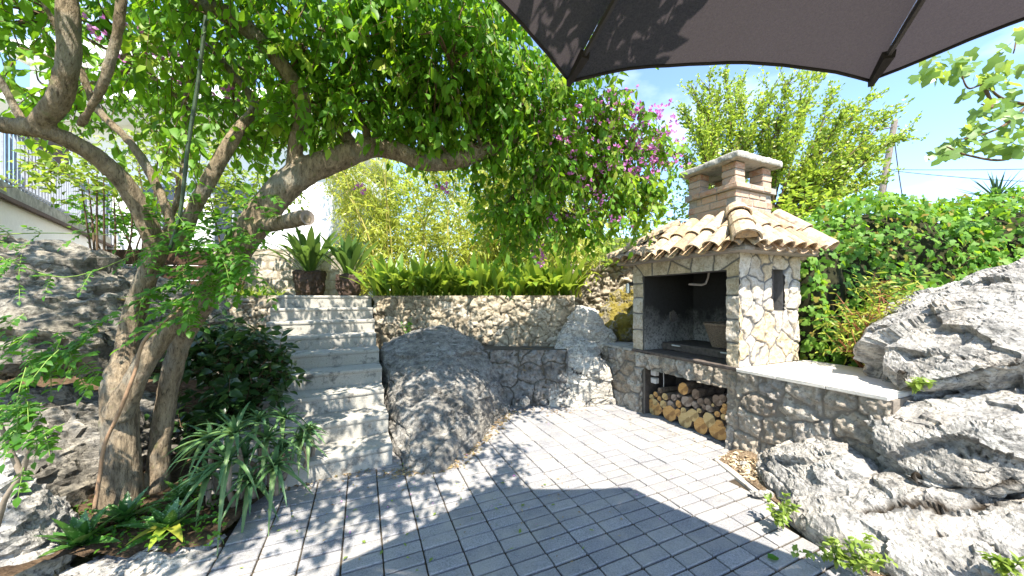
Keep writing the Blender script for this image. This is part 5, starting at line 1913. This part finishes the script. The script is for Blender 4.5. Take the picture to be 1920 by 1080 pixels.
for (px, py, Y, sc_, axd) in ROS:
    c = P(px, py, Y)
    ax_ = nrm(A(*axd))
    g = A(c[0] * .92 - .18, c[1] + .08, .07)
    q, r = spline([g, (g + c) / 2 + RNG.normal(0, .04, 3), c - ax_ * .02], [.020, .017, .016], 5)
    sb.tube(q, r, 7)
    m = MB()
    u_ = nrm(np.cross(ax_, A(.3, .9, .1)))
    w_ = np.cross(ax_, u_)
    nl = 19
    for k in range(nl):
        f = k / (nl - 1)
        a_ = k * 2.39996
        el = math.radians(8 + 72 * f + random.uniform(-8, 8))
        d_ = nrm((math.cos(a_) * u_ + math.sin(a_) * w_) * math.cos(el) + ax_ * math.sin(el))
        Lf = sc_ * random.uniform(.36, .50) * (1 - .45 * f)
        pts, sd_, nr_, prof = blade(m, c, d_, Lf, .040 * (1 - .2 * f), .60 * (1 - .55 * f) * random.uniform(.5, 1.9), 8, .32, 2)
        for i in range(1, 8):                                   # marginal teeth
            for sg in (-1, 1):
                h_ = .020 * prof[i] * (1 - .2 * f)
                e_ = pts[i] + sg * sd_[i] * h_ + nr_[i] * h_ * .6
                tn = nrm(pts[min(i + 1, 8)] - pts[i])
                m.add([e_ - tn * .004, e_ + tn * .004, e_ + sg * sd_[i] * .006 + tn * .003], [(0, 1, 2)])
    m.build('rosette', M['leaf_aloe'], al, smooth=True)
sb.build('stems', M['twig_pale'], al, smooth=True)

# ---- broad spotted aloes along the bed's edge
for i, (px, py, z, sc_, lab) in enumerate([(150, 1010, .16, 1.15, 'large dark spotted aloe at the left end of the bed, beside the corner rock'), (232, 965, .18, .95, 'spotted aloe rosette right against the foot of the trunk'),
                                           (315, 985, .16, 1.15, 'yellow-tipped spotted aloe rosette at the right front of the bed'), (345, 925, .2, .9, 'spotted aloe standing up under the spreading tree aloe')]):
    c = G(px, py, z)
    rt = thing('spotted_aloe', (c[0], c[1], .08), lab, 'aloe', 'spotted aloes along the bed edge')
    m = MB()
    for k in range(15):
        f = k / 14
        a_ = k * 2.39996 + i
        el = math.radians(10 + 62 * f + random.uniform(-8, 8))
        d_ = A(math.cos(a_) * math.cos(el), math.sin(a_) * math.cos(el), math.sin(el))
        Lf = sc_ * random.uniform(.20, .27) * (1 - .3 * f)
        pts, sd_, nr_, prof = blade(m, c - UZ * .04, d_, Lf, sc_ * .078, .12 * (1 - f) + .03, 7, .22, 2)
        for j in range(1, 7):
            for sg in (-1, 1):
                h_ = sc_ * .039 * prof[j]
                e_ = pts[j] + sg * sd_[j] * h_ + nr_[j] * h_ * .44
                tn = nrm(pts[j + 1] - pts[j])
                m.add([e_ - tn * .006, e_ + tn * .006, e_ + sg * sd_[j] * .007 + tn * .003], [(0, 1, 2)])
    m.build('leaves', M['leaf_spotted'], rt, smooth=True)
    if i == 2:
        m = MB()
        for a_, L_ in ((-1.2, .20), (-.5, .22), (-2.2, .18)):
            blade(m, c, A(math.cos(a_), math.sin(a_), .22), L_, .075, .35, 7, .15, 2)
        m.build('yellow_leaf', M['leaf_yellow'], rt, smooth=True)

# small ground cover in the bed
gc = LB()
for _ in range(420):
    c = G(random.uniform(130, 420), random.uniform(940, 1030), .12)
    gc.put(LEAF, c + A(0, 0, random.uniform(.0, .05)), rdir(1) + A(0, 0, .3), A(0, 0, 1) + RNG.normal(0, .3, 3), random.uniform(.022, .04))
props(gc.build('ground_cover', M['leaf_creeper'], None, (-2.3, 2.2, .1)), kind='stuff')

# ---- potted aspidistras on the top landing
for (px, wpx, Y, lab, s_) in ((580, 52, 6.45, 'larger potted strap-leaved plant in a bark-brown pot, left of the two on the top step', 1.08), (654, 42, 6.55, 'smaller potted strap-leaved plant in a bark-brown pot, right of the two on the top step', .95)):
    b0 = P(px, 560, Y)
    b0[2] = 1.603 if px < 600 else 1.60
    rt = thing('potted_plant', b0, lab, 'potted plant', 'potted plants on the top landing')
    m = MB()
    rr, hh = wpx / 640 * Y / 2, .43 * s_
    m.tube([b0 + UZ * hh * f for f in (0, .08, .3, .6, .85, .97, 1.0, .93)], [rr * .72, rr * .80, rr * .90, rr * .98, rr * 1.02, rr * 1.04, rr * .95, rr * .85], 28)
    me = remeshed(m, .014, 2)
    V, N_ = verts_of(me)
    set_verts(me, V + N_ * (.030 * fbm(V * A(9, 9, 4), 3, int(px)) + .012 * fbm(V * 30, 3, 4))[:, None])
    link('pot', finish(me, M['potbark']), rt)
    m = MB()
    nlf = 34
    for k in range(nlf):
        a_ = k * 2.39996
        el = math.radians(random.uniform(40, 84))
        d_ = A(math.cos(a_) * math.cos(el), math.sin(a_) * math.cos(el), math.sin(el))
        blade(m, b0 + UZ * (hh * .92) + A(math.cos(a_), math.sin(a_), 0) * rr * .45 * random.random(), d_, s_ * random.uniform(.85, 1.35), .135, random.uniform(.12, .5), 8, .12, 1, .55)
    m.build('leaves', M['leaf_pot'], rt, smooth=True)

# ---- row of aspidistras above the retaining wall
NA = 15
for i in range(NA):
    px = 712 + i * 25.5
    Y = 5.95 - .022 * i + random.uniform(-.06, .10)
    b0 = P(px, 560, Y)
    b0[2] = 1.575
    s_ = [.80, .86, .82, .86, .74, .84, .66, .80, .82, .64, .70, .76, .70, .66, .82][i]
    rt = thing('aspidistra', b0, f'strap-leaved green clump, {ORD[i]} from the steps in the row above the retaining wall', 'plant', 'strap-leaved plants above the retaining wall')
    m = MB()
    for k in range(34):
        a_ = k * 2.39996
        el = math.radians(random.uniform(40, 87))
        d_ = A(math.cos(a_) * math.cos(el), math.sin(a_) * math.cos(el) * .8, math.sin(el))
        blade(m, b0 + A(random.uniform(-.11, .11), random.uniform(-.08, .08), 0), d_, s_ * random.uniform(.75, 1.30), random.uniform(.11, .16), random.uniform(.1, .6), 8, .12, 1, .58)
    m.build('leaves', M['leaf_aspi'], rt, smooth=True)

# ---- bamboo thicket
NB = 15
for i in range(NB):
    px = 690 + i * 29 + random.uniform(-8, 8)
    Y = 7.2 + random.uniform(0, 1.5)
    b0 = P(px, 560, Y)
    b0[2] = 1.57
    hh = random.uniform(2.9, 3.8)
    lean = A(random.gauss(0, .18), random.gauss(-.05, .1), 1)
    rt = thing('bamboo', b0, f'yellow-green bamboo, {ORD[i]} from the left in the thicket behind the strap-leaved row', 'bamboo', 'bamboo thicket')
    m = MB()
    for k in range(2):
        off = A(random.uniform(-.2, .2), random.uniform(-.15, .15), 0)
        q = spline([b0 + off, b0 + off + lean * hh * .5, b0 + off + lean * hh + A(random.gauss(0, .3), -.2, 0)], None, 10)
        m.tube(q, np.linspace(.022, .006, len(q)), 7)
    m.build('culm', M['bamboo_culm'] if 'bamboo_culm' in M else simple('bamboo_culm', (.42, .36, .10), .5, .3), rt, smooth=True)
    lb, tw = LB(), MB()
    for f in np.linspace(.10, 1.0, 10):
        clump(lb, tw, b0 + lean * hh * f, (.55, .45, .28), 190, (.11, .19), .55, 7, .34, LEAFN, 0, A(0, 0, -.2))
    lb.mb(tw, 1)
    lb.build('leaves', [M['leaf_bamboo'], M['bamboo_culm']], rt)
bb = thing('bamboo', (1.1, 5.75, 1.57), 'low fine-leaved bamboo tuft at the right end of the strap-leaved row', 'bamboo', 'bamboo thicket')
lb, tw = LB(), MB()
clump(lb, tw, P(1095, 480, 5.75), (.28, .25, .45), 420, (.09, .15), .3, 7, .3, LEAFN)
clump(lb, tw, P(1050, 430, 6.2), (.5, .3, .45), 420, (.09, .15), .3, 7, .3, LEAFN)
lb.mb(tw, 1)
lb.build('leaves', [M['leaf_bamboo'], M['bamboo_culm']], bb)
m = MB()
for k in range(6):
    m.tube([A(1.1 + random.gauss(0, .05), 5.75, 1.57), P(1095 + random.gauss(0, 30), 450, 5.75)], [.008, .003], 5)
m.build('culm', M['bamboo_culm'], bb)

# ---- shrubs filling behind
FILL = [(735, 450, 9.6, 1.0, .5, .9, 800, 'bamboo', 'low feathery shrub between the bamboo stems near the steps end'), (835, 440, 9.8, 1.1, .5, 1.0, 900, 'bamboo', 'low feathery shrub behind the middle of the bamboo thicket'), (950, 440, 9.6, 1.1, .5, 1.0, 900, 'bamboo', 'low feathery shrub behind the right part of the bamboo thicket'), (720, 330, 13.5, 2.8, 1.2, 2.8, 3000, 'yellow', 'broad sunlit far tree crown behind the left half of the bamboo thicket'), (930, 340, 13.5, 2.8, 1.2, 2.8, 3000, 'yellow', 'broad yellow-green far tree crown behind the right half of the bamboo thicket'), (660, 440, 11.5, 1.5, 1.0, 1.9, 900, 'far', 'far shrub behind the left end of the bamboo thicket'), (780, 380, 12, 1.8, 1.0, 2.4, 1100, 'far', 'tall far shrub behind the middle of the bamboo thicket'), (930, 400, 12, 1.8, 1.0, 2.2, 1100, 'far', 'far rounded shrub behind the right half of the bamboo'),
        (1060, 410, 11, 1.6, 1.0, 1.7, 900, 'yellow', 'yellowish far shrub behind the hanging right end of the crown'), (1190, 440, 9.5, 1.3, .8, 1.0, 900, 'yellow', 'low yellow-green shrub left of the barbecue roof'), (1270, 430, 9, 1.0, .8, 1.2, 800, 'yellow', 'yellow-green shrub close behind the barbecue chimney at its left'),
        (560, 330, 13, 1.4, .8, 2.0, 500, 'far', 'far shrub beyond the villa column'),
        (1500, 420, 7.8, 1.3, .8, .9, 1000, 'yellow', 'yellow-green shrub between the barbecue roof and the ivy mound')]
for (px, py, Y, rx, ry, rz, n, lf, lab) in FILL:
    c = P(px, py, Y)
    bush('background_shrub', (c[0], c[1], 1.5), [(c, (rx, ry, rz), n), (c - A(0, 0, rz * .7), (rx * .9, ry, rz * .7), n // 2)], lab, M['leaf_' + lf], (.16, .27) if Y > 13 else (.11, .18), 5, 'shrub', .2, LEAFS, None, 10, .5)
for (px, py, Y, rx, ry, rz, n, lf, lab) in [(160, 325, 4.3, .85, .4, .38, 640, 'bright', 'young tree with sunlit yellow-green leaves in front of the terrace railing'), (420, 345, 5.6, 1.5, .5, .8, 1700, 'bright', 'sunlit bright green shrub seen through the fork of the tree'),
                                            (300, 270, 5.4, 1.2, .4, .6, 700, 'bright', 'tall sunlit shrub rising behind the fork against the white villa'), (230, 400, 5.0, .9, .4, .40, 620, 'creeper', 'leafy green shrub against the white terrace wall')]:
    c = P(px, py, Y)
    bush('young_tree' if 'young' in lab else 'leafy_shrub', (c[0], c[1] + .2, 1.5), [(c, (rx, ry, rz), n)], lab, M['leaf_' + lf], (.07, .11), 6, 'tree' if 'young' in lab else 'shrub', .4, LEAF, None, 8, .35)

# ferny tuft and low greenery left of the steps
gt = thing('grass_tuft', P(470, 545, 5.6), 'pale green grassy tuft on top of the rubble wall left of the steps', 'grass tuft')
m = MB()
for k in range(150):
    c = A(*P(random.uniform(425, 525), 552, 5.65 + random.uniform(0, .3)))
    c[2] = 1.58
    a_ = random.uniform(0, 6.28)
    el = random.uniform(.5, 1.4)
    blade(m, c, A(math.cos(a_) * math.cos(el), math.sin(a_) * math.cos(el), math.sin(el)), random.uniform(.2, .48), .016, random.uniform(.2, .8), 6, .1, 2)
m.build('leaves', M['leaf_bright'], gt, smooth=True)


# ---- yellow-green trees behind the chimney: fans of upright branches
def fan_tree(name, base, trunk_top, tips, label, leaf, size, per_tip, spread, lean=A(0, 0, 0)):
    rt = thing(name, base, label, 'tree')
    m, lb, tw = MB(), LB(), MB()
    q0, r0 = spline([base, (base + trunk_top) / 2 + RNG.normal(0, .05, 3), trunk_top], [.11, .09, .07], 6)
    m.tube(q0, r0, 9, True, .05)
    for tp in tips:
        s_ = q0[random.randint(len(q0) // 2, len(q0) - 1)]
        mid = s_ * .5 + tp * .5 + RNG.normal(0, .12, 3) + A(0, 0, .15)
        q, r = spline([s_, mid, tp], [.032, .020, .005], 9)
        m.tube(q, r, 6)
        for k in range(6, len(q)):
            nb = random.randint(2, 4)
            for _ in range(nb):
                d0 = nrm(q[min(k + 1, len(q) - 1)] - q[k - 1])
                d = nrm(d0 * .9 + RNG.normal(0, .5, 3) + A(0, 0, .15) + lean)
                Lb = spread * random.uniform(.4, 1.0) * (1.25 - .5 * k / len(q))
                n = int(per_tip * random.uniform(.6, 1.3))
                s = np.linspace(0, 1, n)
                pts = q[k] + d * (s[:, None] * Lb) + A(0, 0, .12) * (s[:, None] ** 2) * Lb
                tw.tube(pts[[0, n // 2, -1]], [.007, .005, .002], 4, False)
                dd = nrm(d * .6 + RNG.normal(0, .6, (n, 3)) + A(0, 0, .15))
                lb.put(LEAFS, pts + RNG.normal(0, .03, (n, 3)), dd, rdir(n) + A(0, -.4, .5), RNG.uniform(*size, n))
    m.build('trunk', M['twig'], rt, smooth=True)
    lb.mb(tw, 1)
    lb.build('crown', [leaf, M['twig']], rt)
    return rt


Yt = 8.4
tips = [P(x, y, Yt + random.uniform(-.8, .8)) for x, y in [(1300, 165), (1330, 150), (1360, 145), (1385, 165), (1395, 190), (1285, 215), (1310, 240), (1350, 230), (1280, 290), (1400, 235), (1370, 290), (1320, 200), (1345, 185), (1405, 270), (1300, 330), (1390, 320), (1420, 215)]]
fan_tree('yellow_tree', A(5.2, 8.5, 1.5), P(1345, 400, 8.5), tips, 'airy yellow-green tree left of the chimney top, partly behind the purple blossoms', M['leaf_yellow'], (.065, .11), 20, .66)
tips = [P(x, y, Yt + random.uniform(-.8, .8)) for x, y in [(1440, 165), (1475, 160), (1505, 150), (1530, 155), (1560, 172), (1590, 205), (1625, 190), (1640, 225), (1670, 215), (1690, 262), (1705, 245), (1640, 290), (1600, 250), (1570, 300), (1620, 330), (1540, 250), (1500, 220), (1460, 230), (1590, 345), (1530, 330), (1650, 265), (1425, 200), (1420, 260), (1470, 290), (1500, 330), (1640, 345), (1560, 370), (1610, 300), (1575, 225)]]
fan_tree('yellow_tree', A(6.0, 8.5, 1.5), P(1445, 400, 8.4), tips, 'airy yellow-green tree right of the chimney, leaning over towards the utility pole', M['leaf_yellow'], (.065, .11), 20, .66, A(.25, 0, 0))

# ---- ivy mound on the right
iv = thing('ivy_hedge', (4.6, 4.6, .4), 'big sunlit mound of ivy with some red-brown leaves right of the barbecue', 'hedge')
ELL = [(A(5.6, 5.3, 1.2), A(1.9, 1.1, 1.85)), (A(4.55, 4.95, 1.0), A(1.15, .85, 1.45)), (A(7.4, 5.2, 1.2), A(2.2, 1.2, 1.85)), (A(4.9, 4.2, .55), A(1.3, .62, 1.15)), (A(3.45, 4.10, 1.35), A(.16, .30, .78)), (A(3.9, 4.55, 1.5), A(.5, .4, 1.0)), (A(9.6, 5.5, 1.2), A(2.2, 1.2, 1.8)), (A(4.0, 4.4, .7), A(.5, .45, .9))]
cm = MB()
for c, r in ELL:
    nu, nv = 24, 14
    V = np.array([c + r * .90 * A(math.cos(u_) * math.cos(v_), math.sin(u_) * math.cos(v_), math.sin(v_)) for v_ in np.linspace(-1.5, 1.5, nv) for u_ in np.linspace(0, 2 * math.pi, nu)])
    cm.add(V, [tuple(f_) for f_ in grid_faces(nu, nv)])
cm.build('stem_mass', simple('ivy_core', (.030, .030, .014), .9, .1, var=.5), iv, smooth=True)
lb = LB()
for i, (c, r) in enumerate(ELL):
    n = int(8600 * (r[0] * r[2] + r[1] * r[2] + r[0] * r[1]) / 6)
    if i == 5:
        n //= 3
    u_ = rdir(n)
    u_ = u_[(u_[:, 1] < .45) & (u_[:, 2] > -.75)]
    p = c + u_ * r * (RNG.uniform(.93, 1.07, (len(u_), 1)) + .05 * fbm((c + u_ * r) * 2.2, 3, 8)[:, None])
    ok = np.ones(len(p), bool)
    for j, (c2, r2) in enumerate(ELL):
        if j != i:
            ok &= (((p - c2) / (r2 * .93)) ** 2).sum(1) > 1
    p, u_ = p[ok], u_[ok]
    nr_ = nrm(u_ / r + RNG.normal(0, .42, u_.shape) / r.mean())
    dn = nrm(A(0, 0, -1) + nr_ * .35 + RNG.normal(0, .45, u_.shape))
    lb.put(LOBE, p, dn, nr_, RNG.uniform(.05, .10, len(p)))
lb.build('leaves', M['leaf_ivy'], iv)
# ivy tufts trailing over the top of the back wall
bush('ivy_tuft', P(1150, 492, 6.15), [(P(1140, 480, 6.05), (.45, .18, .20), 330), (P(1180, 470, 6.0), (.3, .15, .15), 160)], 'small-leaved pale creeper spilling over the top of the back wall', M['leaf_bright'], (.04, .065), 4, 'creeper', .6, LOBE)
bush('nandina_shrub', P(1640, 700, 3.55), [(P(1640, 590, 3.45), (.40, .22, .28), 330), (P(1600, 630, 3.4), (.25, .2, .22), 160), (P(1660, 540, 3.6), (.22, .18, .22), 120), (P(1680, 620, 3.45), (.25, .2, .22), 130)],
     'yellow and orange-tinted shrub with reddish stems in front of the ivy', M['leaf_red'], (.07, .115), 9, 'shrub', .15, LEAFN, None, 8, .3, 'redstem')

# ---- fig-like tree reaching in at the top right
fg = thing('fig_tree', (6.9, 4.3, .5), 'broad-leaved tree branch reaching into the sky at the upper right', 'tree')
m = MB()
q, r = spline([A(6.9, 4.3, .4), A(6.8, 4.25, 2.0), A(6.5, 4.1, 3.2), P(2010, 190, 3.7)], [.10, .085, .06, .035], 6)
m.tube(q, r, 9, True, .04)
F0 = P(2010, 190, 3.7)
_P = P
P = lambda a, b, c: _P(a, b, c * 1.45 if c < 3 else c)
BR = [[F0, P(1930, 195, 2.45), P(1880, 185, 2.4), P(1845, 160, 2.35), P(1815, 165, 2.3), P(1800, 130, 2.3)], [F0, P(1960, 80, 2.5), P(1915, 60, 2.4), P(1900, 100, 2.35)], [F0, P(1925, 275, 2.4), P(1880, 300, 2.3), P(1810, 290, 2.2), P(1775, 275, 2.2)],
      [P(1930, 195, 2.45), P(1890, 230, 2.4), P(1850, 250, 2.3), P(1800, 262, 2.25)], [P(1845, 160, 2.35), P(1860, 200, 2.3), P(1840, 195, 2.25)]]
lb = LB()
for b_ in BR:
    q, r = spline(b_, np.linspace(.018, .005, len(b_)), 6)
    m.tube(q, r, 6)
m.build('trunk', M['twig'], fg, smooth=True)
for (px, py, sx, sy, n) in [(1790, 118, 40, 24, 26), (1850, 150, 40, 30, 20), (1895, 130, 25, 35, 14), (1885, 205, 35, 30, 22), (1840, 240, 40, 25, 20), (1800, 272, 40, 16, 20), (1775, 285, 22, 12, 8), (1870, 270, 30, 20, 14), (1910, 250, 20, 30, 12), (1745, 128, 18, 12, 8), (1915, 60, 12, 20, 6), (1960, 200, 50, 60, 30)]:
    for _ in range(n):
        p = P(random.gauss(px, sx * .6), random.gauss(py, sy * .6), 2.3 + random.uniform(-.2, .2))
        lb.put(LOBE, p, nrm(A(random.gauss(-.2, .6), random.gauss(-.2, .5), -.75)), nrm(A(random.gauss(0, .5), -.55, .7)), random.uniform(.085, .145), 0, .95)
lb.build('leaves', M['leaf_fig'], fg)
P = _P

yc = thing('yucca', (8.45, 6.0, 1.2), 'spiky dark yucca top poking out of the ivy at the right', 'yucca')
m = MB()
c = P(1868, 376, 6.0)
for k in range(34):
    a_ = k * 2.39996
    el = math.radians(5 + 80 * k / 33)
    blade(m, c, A(math.cos(a_) * math.cos(el), math.sin(a_) * math.cos(el), math.sin(el)), random.uniform(.45, .58), .045, .04, 5, .3, 2)
m.build('leaves', M['leaf_yucca'], yc, smooth=True)
m = MB()
m.tube([A(8.45, 6.0, 1.2), c], [.09, .08], 10)
m.build('stem', M['twig'], yc)


# ---- weeds
def weed(px, py, Y, h, n, lab, leaf='leaf_weed', spread=.10, lf=(.03, .05)):
    c = P(px, py, Y)
    rt = thing('weed', c, lab, 'weed')
    lb, tw = LB(), MB()
    for k in range(max(3, n // 10)):
        e = c + A(random.gauss(0, spread), random.gauss(0, spread * .6), h * random.uniform(.6, 1.0))
        q = spline([c, (c + e) / 2 + RNG.normal(0, .015, 3), e], None, 5)
        tw.tube(q, np.linspace(.003, .001, len(q)), 4, False)
        for j in range(1, len(q)):
            lb.put(LEAF, np.tile(q[j], (2, 1)), rdir(2) + A(0, 0, .15), UZ + RNG.normal(0, .3, 3), RNG.uniform(*lf, 2))
    lb.mb(tw, 1)
    lb.build('leaves', [M[leaf], M['vine_green']], rt)


weed(1465, 985, 2.25, .20, 60, 'pale green weed in the dry soil beside the kerb')
weed(1600, 1065, 1.88, .16, 80, 'bright broad-leaved weed at the bottom right between kerb and slab rock')
weed(1575, 1050, 1.95, .12, 50, 'low weed left of the bright broad-leaved weed at bottom right')
weed(836, 680, 4.55, .16, 40, 'small green weed growing in the middle of the dark boulder', 'leaf_weed', .05, (.035, .05))
weed(765, 632, 5.45, .30, 60, 'upright green weed at the foot of the retaining wall above the boulder', 'leaf_creeper', .07)
weed(1715, 728, 2.45, .08, 40, 'little green fern in the crack between the two big right boulders', 'leaf_weed', .08, (.04, .06))
weed(1888, 1075, 1.62, .08, 40, 'small sprig of green on the slab rock at the right bottom corner', 'leaf_weed', .03)
weed(660, 1075, 2.0, .03, 20, 'tiny green sprout in a paving joint at the bottom', 'leaf_weed', .02, (.015, .025))

# ---- fallen leaves, straw and petals
lb = LB()


def litter(n, fn, size, mi, z=.012, flat=.25):
    for _ in range(n):
        p = fn()
        p = A(p[0], p[1], p[2] + z)
        lb.put(LEAFS, p, rdir(1) * A(1, 1, .15), UZ + RNG.normal(0, flat, 3), random.uniform(*size), mi, random.uniform(.5, 1.1))


seg = lambda a, b, s: (lambda: (lambda f: (a[0] + (b[0] - a[0]) * f + random.gauss(0, s), a[1] + (b[1] - a[1]) * f + random.gauss(0, s), 0))(random.random()))
litter(170, seg((-1.25, 3.12), (-2.1, 2.65), .05), (.02, .045), 0)
litter(320, seg((-1.1, 3.0), (-.5, 3.15), .05), (.02, .04), 0)
litter(420, seg((-.5, 3.2), (0, 4.7), .05), (.02, .045), 0)
litter(130, seg((-.2, 4.75), (1.0, 4.7), .14), (.02, .04), 0)
litter(150, lambda: (random.uniform(-1.8, .8), random.uniform(2, 3.4), 0), (.012, .032), 0)
litter(45, lambda: (random.uniform(-1.8, .6), random.uniform(1.9, 3.2), 0), (.02, .045), 1)
litter(40, lambda: (random.uniform(-1.6, 1.6), random.uniform(2.2, 4.6), 0), (.015, .025), 2)
litter(60, seg((1.1, 4.95), (2.1, 3.5), .06), (.015, .03), 0)
props(lb.build('fallen_leaves', [M['leaf_dry'], M['leaf_weed'], M['bloom']]), kind='stuff')
lb = LB()
litter(2200, lambda: (lambda x: (x, random.uniform(1.6, 3.3), .012 + (x - 1.97) * .16))(random.uniform(1.99, 2.6)), (.02, .06), 0, .012, .5)
props(lb.build('leaf_litter', [M['leaf_straw']]), kind='stuff')
lb = LB()
c = G(1449, 1046, .016)
lb.put(LEAF, c - A(.03, 0, 0), A(1, .1, .02), A(0, -.1, 1), .075, 0, 1.3)
props(lb.build('fallen_leaf', M['leaf_creeper'], None, c), 'single green leaf lying on the shaded paving at lower right', 'leaf')
mb_ = MB()
